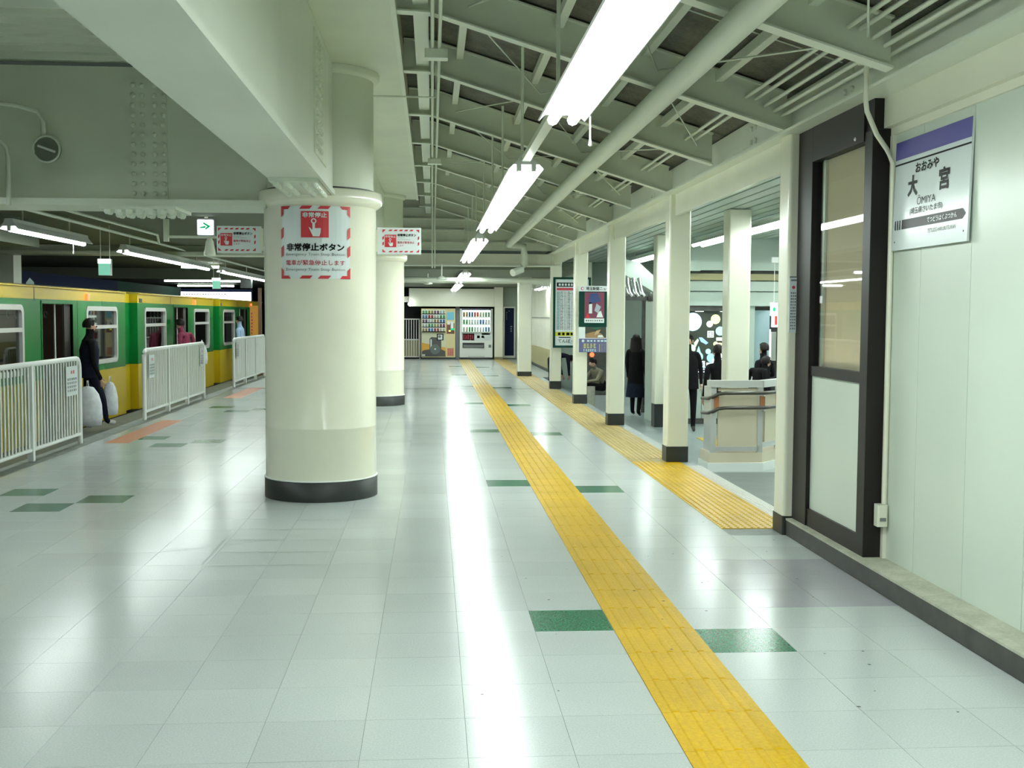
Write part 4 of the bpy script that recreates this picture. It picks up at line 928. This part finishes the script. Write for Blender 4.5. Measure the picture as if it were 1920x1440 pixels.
poster('pinned_poster', 'blue and wine coloured poster pinned on the green board, whole one', po(.095), (2.9, 20.26, 1.5)); poster('pinned_poster', 'blue and wine coloured poster mostly hidden behind the square column', po(.51, .15), (3.3, 20.26, 1.5))
br = mat('photo brown', (.26, .16, .07), .5); dkp = mat('photo dark', (.03, .035, .02), .5)
def photo(dx, w_=.38):
    def f(b0):
        a = 0; b = MB()
        F.quad(b, a, a+.38, .16+.10, .455, dkp, d=.003); F.poly(b, [(a, .26), (a+.36, .26), (a+.30, .33), (a+.2, .38), (a+.1, .36), (a, .33)], br, d=.004); F.poly(b, [(a+.16, .30), (a+.24, .34), (a+.28, .41), (a+.2, .39)], mat('photo tan', (.42, .30, .16), .5), d=.005); F.poly(b, [(a+.22, .27), (a+.33, .27), (a+.31, .31), (a+.24, .31)], M_sign, d=.005); F.poly(b, [(a+.12, .44), (a+.3, .45), (a+.2, .41)], M_green, d=.005)
        ux = F.o.x; b0.v = [(ux+dx+(x-ux)*w_/.38, y, z) for x, y, z in b.v]; b0.f = b.f; b0.m = b.m; b0.sm = b.sm
    return f
poster('photo_print', 'brown landscape photo print on the poster board, whole one', photo(.115), (2.9, 20.26, 1.2)); poster('photo_print', 'brown landscape photo print mostly hidden behind the square column', photo(.53, .13), (3.3, 20.26, 1.2))
pur = mat('poster purple', (.09, .09, .20), .5)
pp_ = thing('purple_notice', 'purple notice with yellow lines at the bottom of the poster board', 'poster', (3.0, 20.26, 1.0), 'posters on the green board')
part('sheet', pp_, lambda b: F.quad(b, .0, .665, .0, .245, pur, d=.002))
part('lettering', pp_, lambda b: (F.disc(b, .075, .205, .025, M_pale, d=.004), F.rows(b, .14, .64, .18, .23, 1, 8, M_pale, d=.004), F.rows(b, .08, .32, .07, .16, 3, 4, M_lityel if False else mat('yellow print', (.5, .5, .12), .5), d=.004), F.rows(b, .08, .32, .01, .06, 2, 6, M_pale, d=.004), F.rows(b, .40, .64, .02, .16, 5, 5, M_gry, d=.004), F.quad(b, .37, .38, .01, .15, mat('yellow print', (.5, .5, .12), .5), d=.004)))

# ================================================================ lower hall
hall = thing('wall_hall', 'pale green walls of the lower hall beyond the square columns', 'wall', kind='structure')
part('hall_end_wall', hall, lambda b: b.box(3.4, 12, 30.95, 31.1, -.4, 3.05, M_cool))
part('hall_side_wall', hall, lambda b: b.box(9.0, 9.1, 8.2, 31, -.4, 3.05, M_cool))
part('hall_near_wall', hall, lambda b: b.box(2.95, 9.1, 8.16, 8.24, -.4, 3.05, M_cool))
part('dark_recess', hall, lambda b: b.box(4.3, 5.0, 30.9, 30.95, -.3, 1.75, M_dkgreen))
# ribbed ceiling of hall
def ribs(b):
    x = 2.8
    while x < 9:
        b.box(x, x+.17, 8.2, 31, 3.06, 3.12, M_cool); x += .2
part('hall_ceiling', ceil, lambda b: b.box(2.75, 9.1, 8.2, 31, 3.12, 3.2, M_steel))
sl_me = MB(); sl_me.box(-.085, .085, -11.4, 11.4, 0, .05, M_cool); sl_m = sl_me.mesh('ceiling_slat')
for k in range(30): place('ceiling_slat', sl_m, ceil, (2.9+k*.205, 19.6, 3.06))
# kiosk block with display
ks = thing('kiosk_block', 'pale green cabinet block holding the lit picture display', 'kiosk', (5.2, 21.5, -.4))
part('body', ks, lambda b: (b.box(4.16, 4.70, 20.75, 21.9, -.4, 1.80, M_cool), b.box(5.56, 6.0, 20.75, 21.9, -.4, 1.80, M_cool), b.box(4.70, 5.56, 20.85, 21.9, -.4, 1.80, M_cool), b.box(4.16, 6.35, 20.65, 21.9, 1.80, 1.88, M_cool)))
part('dark_base', ks, lambda b: b.box(4.15, 6.0, 20.70, 20.76, -.4, -.30, M_dkbase))
for a in (4.70, 5.02, 5.34): part('door_panel', ks, lambda b: b.box(a+.005, min(a+.315, 5.555), 20.76, 20.85, -.30, .44, M_cool), bevel=.004)
part('display_frame', ks, lambda b: (b.box(4.70, 5.56, 20.70, 20.85, .44, .53, M_dkbase), b.box(4.70, 5.56, 20.68, 20.85, 1.70, 1.80, M_dkbase), b.box(5.50, 5.56, 20.70, 20.85, .53, 1.70, M_dkbase), b.box(4.70, 4.74, 20.70, 20.85, .53, 1.70, M_dkbase)))
part('display_panel', ks, lambda b: b.box(4.74, 5.50, 20.80, 20.85, .53, 1.70, mat('display dark', (.05, .06, .045), .3)))
F = Face((4.74, 20.80, .53), (1, 0, 0), (0, 0, 1), (0, -1, 0))
def lit(n, c): return mat('lit '+n, c, .4, emit=1.1, ecol=c)
LW, LB, LY, LC, LG, LO = lit('white', (.85, .95, .95)), lit('blue', (.25, .5, .9)), lit('lemon', (.8, .85, .35)), lit('cyan', (.35, .75, .85)), lit('lime', (.55, .85, .5)), lit('peach', (.9, .55, .35))
def disp(b):
    F.disc(b, .10, .97, .17, lit('pale blue', (.55, .75, .95)), n=24); F.disc(b, .53, 1.02, .09, LY); F.disc(b, .42, .93, .06, LW, d=.003); F.disc(b, .62, .80, .085, LC); F.disc(b, .45, .72, .0005, LW)
    F.quad(b, .38, .50, .68, .80, LW, d=.003); F.quad(b, .55, .68, .62, .68, LW, d=.003); F.disc(b, .62, .50, .085, LO); F.disc(b, .54, .56, .045, LY, d=.003); F.disc(b, .22, .62, .001, LW)
    F.poly(b, [(.22, .68), (.28, .68), (.40, .58), (.36, .55), (.26, .60)], LB); F.poly(b, [(.13, .58), (.20, .66), (.22, .62), (.15, .48)], LG, d=.003); F.disc(b, .08, .47, .08, LG); F.disc(b, .22, .32, .085, LC); F.poly(b, [(.16, .34), (.22, .52), (.28, .34)], LC, d=.001); F.disc(b, .46, .30, .085, LB); F.disc(b, .40, .42, .05, LC, d=.001)
    F.quad(b, .0, .11, .32, .40, LW, d=.003); F.quad(b, .54, .70, .30, .40, LW, d=.003); F.quad(b, .48, .70, .25, .275, LW, d=.003); F.quad(b, .48, .70, .215, .24, LW, d=.003); F.quad(b, .03, .13, .17, .27, LW, d=.003); F.quad(b, .16, .34, .13, .24, LW, d=.003); F.quad(b, .37, .53, .11, .21, LW, d=.003)
    F.rows(b, .39, .50, .69, .79, 3, 2, M_gry, d=.005); F.rows(b, .40, .50, .13, .19, 1, 2, M_gry, d=.005); F.rows(b, .20, .33, .15, .22, 2, 2, M_gry, d=.005)
part('display_print', ks, disp)
part('caption_panel', ks, lambda b: b.box(4.74, 5.40, 20.78, 20.80, .53, .66, M_navy)); F = Face((4.74, 20.78, .53), (1, 0, 0), (0, 0, 1), (0, -1, 0))
part('caption', ks, lambda b: (F.quad(b, 0, .66, .115, .13, LC), F.rows(b, .02, .38, .07, .11, 1, 9, LW, d=.004), F.rows(b, .02, .36, .02, .06, 1, 6, LW, d=.004), F.rows(b, .42, .62, .06, .10, 1, 5, LB, d=.004)))
for x in (4.95, 5.42): part('downlight', ks, lambda b: b.box(x-.07, x+.07, 20.70, 20.78, 1.69, 1.70, M_litwhite))
part('blue_door', ks, lambda b: b.box(6.0, 6.33, 20.9, 20.95, -.4, 1.72, mat('grey blue door', (.30, .42, .45), .4)))
tag(part('dark_downpipe', None, lambda b: b.tube([(4.37, 23.2, -.4), (4.37, 23.2, 2.1)], .045, M_dkbase, 10)), 'dark downpipe at the corner of the kiosk block', 'pipe')
# lintel bands over the kiosk
ln = thing('trim_3', 'stacked horizontal bands and lintel above the kiosk block', 'lintel', kind='structure')
for z0, z1, yy, m in ((2.46, 2.62, 20.8, M_cool), (2.40, 2.46, 20.95, M_dkbase), (2.28, 2.40, 20.9, M_olive), (2.08, 2.26, 20.95, M_cool), (1.88, 2.06, 21.0, M_cool)): part('band', ln, lambda b: b.box(4.5, 9, yy, yy+.3, z0, z1, m))
part('end_block', ln, lambda b: b.box(4.5, 4.95, 20.7, 20.8, 2.44, 2.64, M_cool)); part('upper_wall', ln, lambda b: b.box(4.5, 9, 21.0, 21.3, 2.62, 3.06, M_cool))
# opening with lit sign
sf = thing('lit_box_sign', 'lit box sign with yellow and red bands seen past the handrail box', 'sign', (6.55, 20.3, 1.42))
part('case', sf, lambda b: b.box(6.36, 7.1, 20.72, 20.9, 1.41, 1.72, M_litwhite)); F = Face((6.36, 20.72, 1.41), (1, 0, 0), (0, 0, 1), (0, -1, 0))
part('bands', sf, lambda b: (F.quad(b, .09, .8, .18, .28, M_lityel), F.quad(b, .09, .8, .05, .16, M_litred), F.quad(b, .01, .06, .04, .26, M_litred))); part('hanger', sf, lambda b: b.box(6.5, 6.54, 20.8, 20.84, 1.72, 1.9, M_steel))
eg = thing('exit_sign', 'small green emergency exit sign above the yellow and red sign', 'sign', (6.3, 20.2, 1.72))
part('box', eg, lambda b: b.box(6.14, 6.26, 20.2, 20.26, 1.62, 1.86, M_litwhite)); F = Face((6.14, 20.2, 1.62), (1, 0, 0), (0, 0, 1), (0, -1, 0)); part('arrow', eg, lambda b: F.poly(b, [(.03, .09), (.07, .07), (.09, .13), (.06, .17), (.03, .13)], M_arrow)); part('rod', eg, lambda b: b.tube([(6.2, 20.23, 1.86), (6.2, 20.23, 2.62)], .006, M_white, 6)); part('rod_cap', eg, lambda b: b.box(6.14, 6.26, 20.2, 20.26, 2.58, 2.68, M_white))
sh = thing('train_glimpse', 'dim opening behind the heads with the bright windows and green side of a train', 'backdrop', (7, 22, -.4))  # simple stand-in for the green train glimpsed through the opening
part('dark_back', sh, lambda b: b.box(6.36, 9, 22.4, 22.5, -.4, 1.88, M_dkbase)); part('window', sh, lambda b: (b.box(6.70, 6.78, 22.3, 22.4, .75, 1.35, M_litwhite), b.box(6.95, 7.6, 22.3, 22.4, 1.18, 1.33, M_litwhite), b.box(6.80, 6.90, 22.32, 22.4, .72, 1.3, M_alu)))
part('green_train_side', sh, lambda b: b.box(6.95, 7.4, 22.3, 22.38, .85, 1.12, mat('glimpsed green', (.1, .3, .06), .6)))
# inclined duct and bright duct
tag(part('inclined_duct', None, lambda b: b.add([(3.9, 24, 2.85), (4.4, 24, 2.75), (5.3, 24, 1.95), (5.1, 24, 1.9), (3.9, 24, 2.60), (3.9, 24.5, 2.85), (4.4, 24.5, 2.75), (5.3, 24.5, 1.95), (5.1, 24.5, 1.9), (3.9, 24.5, 2.60)], [(0, 4, 3, 2, 1), (5, 6, 7, 8, 9), (0, 1, 6, 5), (1, 2, 7, 6), (2, 3, 8, 7), (3, 4, 9, 8), (4, 0, 5, 9)], M_cool)), 'pale green inclined duct under the hall ceiling', 'duct')
bd = thing('bright_duct', 'bundle of shiny metal pipes bending down behind the poster board column', 'pipes', (4.2, 23, 2))
for k in range(3):
    x = 4.0+k*.13
    part('pipe', bd, lambda b: b.tube([(x, 23.2, 2.36), (x, 23.1, 2.25), (x+.02, 23.0, 2.08), (x+.08, 23.0, 2.0)], .05, M_chrome, 10))
part('clamp', bd, lambda b: b.box(3.95, 4.45, 22.96, 23.06, 1.92, 2.0, M_dkbase)); part('valve', bd, lambda b: b.ball((4.45, 22.9, 1.98), (.06, .06, .11), M_dkbase))
# handrail box
hb = thing('handrail_box', 'beige panelled stair box with double dark handrails and white plinth', 'stair barrier', (4.0, 14.6, -.4))
A = (3.60, 14.37); B_ = (4.27, 14.37); D_ = (4.95, 15.15)
def slab(b, off, z0, z1, m):
    b.prism([(A[0]-off, A[1]-off), (B_[0]+off*.4, B_[1]-off), (D_[0]+off*.4, D_[1]-off), (D_[0], D_[1]+.3), (B_[0], B_[1]+.5), (A[0]-off, A[1]+.5)], z0, z1, m)
part('plinth', hb, lambda b: slab(b, .04, -.4, -.29, M_white)); part('plinth_cap', hb, lambda b: slab(b, .02, -.29, -.16, M_beige))
def pan(b, p, q, z0, z1, m, t=.03, off=0):
    d = Vector((q[0]-p[0], q[1]-p[1], 0)).normalized(); n = Vector((d.y, -d.x, 0))
    P_ = [Vector((p[0], p[1], 0))+n*off, Vector((q[0], q[1], 0))+n*off]; o = n*-t
    vs = [(*(P_[0].xy), z0), (*(P_[1].xy), z0), (*((P_[1]+o).xy), z0), (*((P_[0]+o).xy), z0)]; vs += [(a, c, z1) for a, c, _ in vs]
    b.add(vs, [(0, 3, 2, 1), (4, 5, 6, 7), (0, 1, 5, 4), (1, 2, 6, 5), (2, 3, 7, 6), (3, 0, 4, 7)], m)
def lerp(p, q, t): return (p[0]+(q[0]-p[0])*t, p[1]+(q[1]-p[1])*t)
part('front_panel', hb, lambda b: pan(b, lerp(A, B_, .14), lerp(A, B_, .93), -.10, .62, M_beige)); part('front_panel', hb, lambda b: pan(b, lerp(A, B_, .14), lerp(A, B_, .93), .64, .68, M_beige))
part('side_panel', hb, lambda b: pan(b, lerp(B_, D_, .1), lerp(B_, D_, .45), -.05, .62, M_beige)); part('side_panel', hb, lambda b: pan(b, lerp(B_, D_, .55), lerp(B_, D_, .95), -.05, .62, M_beige))
part('back_panel', hb, lambda b: pan(b, (A[0]+.03, A[1]+.5), (A[0]+.03, A[1]+.04), -.16, .68, M_alu))
for p in (lerp(A, B_, .05), lerp(A, B_, .97), lerp(B_, D_, .5), D_): part('post', hb, lambda b: b.box(p[0]-.035, p[0]+.035, p[1]-.01, p[1]+.05, -.16, .70, M_alu))
part('top_rail', hb, lambda b: (pan(b, (A[0]-.04, A[1]), B_, .69, .78, M_alu, .10, .03), pan(b, B_, D_, .69, .78, M_alu, .10, .03)))
part('bottom_rail', hb, lambda b: (pan(b, lerp(A, B_, .08), lerp(A, B_, .97), -.14, -.08, M_alu, .05, .01), pan(b, B_, D_, -.10, -.03, M_alu, .05, .01)))
for z in (.43, .62):
    part('handrail', hb, lambda b: b.tube([(A[0]-.02, A[1]+.4, z-.1), (A[0]-.01, A[1]+.1, z-.08), (A[0]+.02, A[1]-.04, z-.05), (A[0]+.08, A[1]-.09, z-.01), (A[0]+.16, A[1]-.1, z), (B_[0], B_[1]-.1, z+.005), (B_[0]+.06, B_[1]-.07, z+.005), (D_[0], D_[1]-.12, z-.005)], .024, M_hand, 10))
for p in (lerp(A, B_, .10), lerp(A, B_, 1.0), lerp(B_, D_, .45)):
    part('bracket', hb, lambda b: (b.box(p[0]-.03, p[0]+.03, p[1]-.03, p[1]-.012, .42, .58, M_brkt), b.tube([(p[0], p[1]-.02, .38), (p[0]+.01, p[1]-.08, .40)], .012, M_alu, 6), b.tube([(p[0], p[1]-.02, .57), (p[0]+.01, p[1]-.08, .59)], .012, M_alu, 6)))

# ================================================================ people
def person(label, loc, rot, mats, J=None, h=1.0, sub=2, hair=None, face=False, extra=None):
    """mats: dict head, torso, arm, fore, hand, leg, foot. J overrides joints in the standing frame (faces +y)."""
    K = dict(pel=(0, 0, .93), sp=(0, 0, 1.10), ch=(0, 0, 1.28), nk=(0, 0, 1.43), hb=(0, .015, 1.50), hm=(0, .025, 1.58), ht=(0, .01, 1.65), ns=(0, .12, 1.565),
             hL=(-.09, 0, .88), kL=(-.10, .02, .49), aL=(-.10, -.01, .09), tL=(-.11, .14, .035), hR=(.09, 0, .88), kR=(.10, .02, .49), aR=(.10, -.01, .09), tR=(.11, .14, .035),
             sL=(-.17, 0, 1.36), eL=(-.22, -.03, 1.09), wL=(-.23, .03, .86), sR=(.17, 0, 1.36), eR=(.22, -.03, 1.09), wR=(.23, .03, .86))
    K.update(J or {})
    E_ = [('pel', 'sp', 'torso'), ('sp', 'ch', 'torso'), ('ch', 'nk', 'torso'), ('nk', 'hb', 'head'), ('hb', 'hm', 'head'), ('hm', 'ht', 'head'), ('hm', 'ns', 'head')]
    Rr = dict(pel=(.14, .105), sp=(.125, .095), ch=(.145, .10), nk=(.052, .055), hb=(.06, .065), hm=(.072, .088), ht=(.045, .055), ns=(.012, .012))
    for s_ in 'LR':
        E_ += [('pel', 'h'+s_, 'leg'), ('h'+s_, 'k'+s_, 'leg'), ('k'+s_, 'a'+s_, 'leg'), ('a'+s_, 't'+s_, 'foot'), ('ch', 's'+s_, 'torso'), ('s'+s_, 'e'+s_, 'arm'), ('e'+s_, 'w'+s_, 'fore')]
        Rr.update({'h'+s_: (.085, .09), 'k'+s_: (.058, .06), 'a'+s_: (.04, .042), 't'+s_: (.036, .028), 's'+s_: (.062, .06), 'e'+s_: (.043, .043), 'w'+s_: (.028, .026)})
        W_ = Vector(K['w'+s_]); El = Vector(K['e'+s_]); d = (W_-El).normalized(); sd = Vector((1 if s_ == 'R' else -1, 0, 0))
        f = d.cross(sd).normalized()
        pm = W_+d*.055; K['p'+s_] = pm; Rr['p'+s_] = (.03, .022); E_.append(('w'+s_, 'p'+s_, 'hand'))
        for q in range(4):
            c = f*(-.027+.018*q); ln_ = (.06, .072, .068, .052)[q]
            K['f%d%s' % (q, s_)] = pm+d*.035+c; K['g%d%s' % (q, s_)] = pm+d*(.035+ln_*.55)+c*1.1-sd*.012; K['i%d%s' % (q, s_)] = pm+d*(.035+ln_*.85)+c*1.1-sd*.035
            for nme in ('f', 'g', 'i'): Rr['%s%d%s' % (nme, q, s_)] = (.009, .009)
            E_ += [('p'+s_, 'f%d%s' % (q, s_), 'hand'), ('f%d%s' % (q, s_), 'g%d%s' % (q, s_), 'hand'), ('g%d%s' % (q, s_), 'i%d%s' % (q, s_), 'hand')]
        K['u'+s_] = W_+d*.035+f*-.04; K['v'+s_] = W_+d*.075+f*-.052-sd*.02; Rr['u'+s_] = (.011, .011); Rr['v'+s_] = (.009, .009)
        E_ += [('w'+s_, 'u'+s_, 'hand'), ('u'+s_, 'v'+s_, 'hand')]
    names = list(K); idx = {n: i for i, n in enumerate(names)}
    me = bpy.data.meshes.new('body'); me.from_pydata([tuple(Vector(K[n])*h) for n in names], [(idx[a], idx[b]) for a, b, _ in E_], [])
    o = bpy.data.objects.new('body_source', me); C.objects.link(o)
    o.modifiers.new('Skin', 'SKIN'); sv = me.skin_vertices[0].data
    for n in names: sv[idx[n]].radius = (Rr[n][0]*h, Rr[n][1]*h)
    sv[idx['pel']].use_root = True
    sb = o.modifiers.new('Sub', 'SUBSURF'); sb.levels = sub; sb.render_levels = sub
    dg = bpy.context.evaluated_depsgraph_get(); dg.update(); bm = bpy.data.meshes.new_from_object(o.evaluated_get(dg)); bpy.data.objects.remove(o)
    slots = []
    for v in mats.values():
        if v not in slots: slots.append(v)
    bm.materials.clear()
    for m in slots: bm.materials.append(m)
    segs = [(Vector(K[a])*h, Vector(K[b])*h, p, max(Rr[a][0], Rr[b][0])*h) for a, b, p in E_]
    for poly in bm.polygons:
        c = poly.center; best = None
        for a, b, p, r in segs:
            ab = b-a; t = max(0, min(1, (c-a).dot(ab)/max(ab.length_squared, 1e-9))); dd = (c-(a+ab*t)).length-r
            if best is None or dd < best[0]: best = (dd, p)
        poly.material_index = slots.index(mats[best[1]]); poly.use_smooth = True
    t = thing('person', label, 'person', loc); t.rotation_euler = (0, 0, rot); WL[t.name] = (0, 0, 0)
    b = bpy.data.objects.new('body', bm); C.objects.link(b); b.parent = t; WL[b.name] = (0, 0, 0)
    hm = Vector(K['hm'])*h; ht = Vector(K['ht'])*h; up = (ht-Vector(K['hb'])*h).normalized()
    if hair:
        hb_ = MB(); n, k = 16, 8; c = hm+up*.025*h-Vector((0, .012, 0)); rr = .108*h
        vs = []
        for i in range(k+1):
            for j in range(n):
                ph = math.pi*.62*i/k; th = 2*math.pi*j/n; y = math.sin(ph)*math.sin(th)
                p = Vector((math.sin(ph)*math.cos(th)*.84, y*1.02, math.cos(ph)))*rr
                if y > .35 and i > k*.55: p = p*.86+Vector((0, -.02, .02))*h
                vs.append(c+p)
        hb_.add(vs, [(i*n+j, (i+1)*n+j, (i+1)*n+(j+1) % n, i*n+(j+1) % n) for i in range(k) for j in range(n)], M_hair, True)
        if hair == 'long':
            prof = [(.105, .05), (.115, -.06), (.125, -.18), (.135, -.30), (.12, -.42), (.06, -.50), (.01, -.51)]
            vs = []; n = 14
            for r_, dz in prof:
                for j in range(n):
                    th = math.pi+math.pi*j/(n-1); vs.append(Vector((hm.x+r_*h*math.cos(th)*1.05, hm.y-.015+r_*h*math.sin(th)*.9, hm.z+dz*h)))
            hb_.add(vs, [(i*n+j, i*n+j+1, (i+1)*n+j+1, (i+1)*n+j) for i in range(len(prof)-1) for j in range(n-1)], M_hair, True)
        hb_.build('hair', t)
    if face:
        part('eyes', t, lambda b: [b.ball((hm.x+sx*.032*h, hm.y+.083*h, hm.z+.002), .011*h, M_blk, 8, 6) for sx in (-1, 1)])
        part('mouth', t, lambda b: b.ball((hm.x, hm.y+.078*h, hm.z-.065*h), (.022*h, .008*h, .006*h), M_redtxt, 8, 6))
    part('ears', t, lambda b: [b.ball((hm.x+sx*.074*h, hm.y-.005, hm.z-.01), (.012*h, .02*h, .03*h), mats['head'], 8, 6) for sx in (-1, 1)])
    if extra: extra(t, h, K)
    return t
def coat(zs, m, name='coat'):
    def f(t, h, K): part(name, t, lambda b: b.lathe([(r*h, z*h) for r, z in zs], 0, 0, m, 20, 1.0, .78, cap=False))
    return f
BK = dict(head=M_skin, torso=M_coat, arm=M_coat, fore=M_coat, hand=M_skin, leg=M_coat, foot=M_shoe)
def P_(**k): d = dict(BK); d.update(k); return d
# woman walking away in the lower hall
def wcoat(t, h, K):
    part('coat', t, lambda b: b.lathe([(.15*h, 1.34*h), (.165*h, 1.2*h), (.155*h, 1.05*h), (.17*h, .86*h), (.185*h, .66*h)], 0, 0, M_coat, 20, .95, .8, cap=False))
    part('skirt', t, lambda b: b.lathe([(.15*h, .98*h), (.165*h, .75*h), (.20*h, .46*h), (.205*h, .40*h)], 0, 0, M_navycl, 20, 1, .85, cap=False))
person('woman in a black coat with long dark hair walking beside the kiosk', (4.06, 22.35, -.4), math.radians(-25), P_(leg=M_coat), dict(kL=(-.08, .07, .48), aL=(-.09, .10, .09), tL=(-.09, .25, .04), aR=(.10, -.14, .10), tR=(.11, .0, .03), wR=(.20, .08, .80), eR=(.18, -.03, 1.06), eL=(-.18, -.03, 1.08), wL=(-.18, .05, .84)), h=.96, hair='long', extra=wcoat)
tag(part('hand_bag', None, lambda b: (b.prism([(4.22, .12), (4.40, .12), (4.44, -.16), (4.20, -.16)], 22.10, 22.24, M_navycl, 'y'), b.tube([(4.25, 22.17, .12), (4.27, 22.17, .28), (4.34, 22.17, .30), (4.38, 22.17, .12)], .01, M_navycl, 6)), bevel=.02), 'dark handbag hanging at the side of the long-haired woman', 'bag')
# man with shopping bags by the train
STR = mat('striped cloth', (.5, .5, .5), .8)
person('person in a dark jacket with white shopping bags beside the train', (-5.08, 17.2, -.13), math.radians(-62), P_(leg=M_navycl, foot=M_whshoe), dict(kR=(.10, .16, .50), aR=(.10, .22, .12), tR=(.10, .36, .10), kL=(-.09, -.02, .49), aL=(-.10, -.10, .09), tL=(-.10, .05, .035), wR=(.25, .10, .80), eR=(.24, .0, 1.06)), h=.97, hair='short', face=True, extra=coat([(.13, 1.38), (.185, 1.22), (.17, 1.0), (.19, .80)], M_navycl, 'jacket'))
def pbag(x, y, z, w_, hgt, label):
    t = thing('shopping_bag', label, 'bag', (x, y, z))
    def f(b):
        n = 20; prof = [(.3, 0), (.95, .02), (1.05, .25), (1.0, .55), (.8, .8), (.45, .97), (.1, 1.0)]
        vs = [(x+w_*r*.5*math.cos(2*math.pi*j/n), y+w_*r*.22*math.sin(2*math.pi*j/n)*(1+.05*math.sin(5*j+i)), z+hgt*q) for i, (r, q) in enumerate(prof) for j in range(n)]
        b.add(vs, [(i*n+j, i*n+(j+1) % n, (i+1)*n+(j+1) % n, (i+1)*n+j) for i in range(len(prof)-1) for j in range(n)]+[tuple(range(n))[::-1]], M_bag, True)
    part('pouch', t, f); part('handles', t, lambda b: b.tube([(x, y-.05, z+hgt*.95), (x, y-.02, z+hgt+.08), (x, y+.02, z+hgt+.08), (x, y+.05, z+hgt*.95)], .008, M_bag, 6))
pbag(-5.0, 16.82, -.04, .40, .58, 'white plastic shopping bag held by the person in the dark jacket')
pbag(-4.80, 17.25, .08, .22, .50, 'white paper bag hanging behind the larger plastic bag')
# person boarding in maroon
person('person in a maroon top boarding the middle train car', (-5.02, 23.55, -.13), math.radians(60), P_(torso=M_maroon, arm=M_maroon, fore=M_maroon, leg=M_khaki), dict(ch=(0, .08, 1.26), nk=(0, .12, 1.40), hb=(0, .15, 1.47), hm=(0, .17, 1.55), ht=(0, .16, 1.62), ns=(0, .27, 1.53)), h=.97, sub=1, hair='short')
pbag(-4.78, 23.95, .55, .22, .42, 'pale shoulder bag carried by the person in maroon')
tag(part('shoulder_bag', None, lambda b: b.ball((-4.95, 22.3, .80), (.08, .13, .20), M_ltblue, 12, 8)), 'pale blue rounded bag seen over the middle fence', 'bag')
person('person in a light blue top beside the farthest train car, near the orange board', (-4.99, 29.9, -.13), math.radians(80), P_(torso=M_ltblue, arm=M_ltblue, fore=M_ltblue), h=.98, sub=1, hair='short')
person('seated passenger glimpsed inside the open door of the nearest car', (-6.9, 16.9, -.12), math.radians(-90), P_(torso=M_khaki, arm=M_khaki), dict(pel=(0, 0, .47), sp=(0, 0, .64), ch=(0, 0, .82), nk=(0, 0, .97), hb=(0, .015, 1.04), hm=(0, .025, 1.12), ht=(0, .01, 1.19), ns=(0, .12, 1.105), hL=(-.09, .03, .46), hR=(.09, .03, .46), kL=(-.1, .42, .46), kR=(.1, .42, .46), aL=(-.1, .42, .09), aR=(.1, .42, .09), tL=(-.1, .56, .035), tR=(.1, .56, .035), sL=(-.17, 0, .90), sR=(.17, 0, .90), eL=(-.22, .03, .66), eR=(.22, .03, .66), wL=(-.12, .25, .55), wR=(.12, .25, .55)), sub=1, hair='short')
# lower hall people
person('person in black standing in the gap beside the handrail box', (4.42, 19.3, -.4), math.radians(170), P_(), sub=1, hair='short', extra=coat([(.13, 1.38), (.18, 1.22), (.175, 1.0), (.19, .75)], M_coat))
bend = dict(pel=(0, 0, .92), sp=(0, .14, 1.0), ch=(0, .32, 1.02), nk=(0, .46, .98), hb=(0, .52, .94), hm=(0, .58, .90), ht=(0, .64, .87), ns=(0, .60, .80), sL=(-.17, .36, .98), sR=(.17, .36, .98), eL=(-.19, .38, .72), eR=(.19, .38, .72), wL=(-.15, .42, .50), wR=(.15, .42, .50))
person('person in a dark coat bending down behind the timetable column', (3.05, 28.6, -.4), math.radians(-60), P_(leg=M_navycl, torso=M_navycl, arm=M_navycl, fore=M_navycl), bend, sub=1, hair='short')
sit = dict(pel=(0, 0, .45), sp=(0, .05, .60), ch=(0, .14, .74), nk=(0, .2, .86), hb=(0, .24, .92), hm=(0, .27, .98), ht=(0, .28, 1.05), ns=(0, .36, .95), hL=(-.09, .04, .45), hR=(.09, .04, .45), kL=(-.14, .40, .52), kR=(.14, .40, .52), aL=(-.12, .34, .09), aR=(.12, .34, .09), tL=(-.12, .48, .035), tR=(.12, .48, .035), sL=(-.17, .16, .80), sR=(.17, .16, .80), eL=(-.2, .3, .62), eR=(.2, .3, .62), wL=(-.1, .5, .6), wR=(.1, .5, .6))
person('person crouching with a pale bundle under the poster board', (3.68, 24.3, -.4), math.radians(120), P_(torso=M_khaki, arm=M_khaki, fore=M_khaki), sit, sub=1, hair='short')
tag(part('pale_bundle', None, lambda b: b.bbox(3.30, 3.46, 23.75, 23.93, -.395, .1, M_sill, c=.04), bevel=.03), 'pale square bundle beside the crouching person', 'bag')
vm2 = thing('dark_counter', 'dark counter with a small red light under the poster board', 'counter', (4.2, 28.4, -.4))
part('body', vm2, lambda b: b.box(3.75, 4.7, 28.3, 28.7, -.4, .95, M_dkbase), bevel=.01); part('red_light', vm2, lambda b: b.ball((4.02, 28.29, .62), (.06, .02, .06), M_redlamp, 12, 8)); part('label_strip', vm2, lambda b: b.box(3.80, 4.0, 28.285, 28.3, .80, .84, M_sign))
person('person with dark hair seen from behind over the handrail box, left one', (4.28, 16.7, -.4), math.radians(10), P_(), sub=1, hair='short', h=.93)
person('person in dark clothes bent forward behind the handrail box, middle one', (5.15, 17.6, -.4), math.radians(-60), P_(), dict(ch=(0, .1, 1.24), nk=(0, .16, 1.36), hb=(0, .2, 1.42), hm=(0, .23, 1.48), ht=(0, .25, 1.55), ns=(0, .33, 1.44)), sub=1, hair='short', h=.86)
person('person in dark clothes behind the handrail box holding white paper, right one', (5.55, 18.6, -.4), math.radians(30), P_(), dict(wL=(-.12, .25, 1.15), wR=(.12, .25, 1.15)), sub=1, hair='short', h=.92)
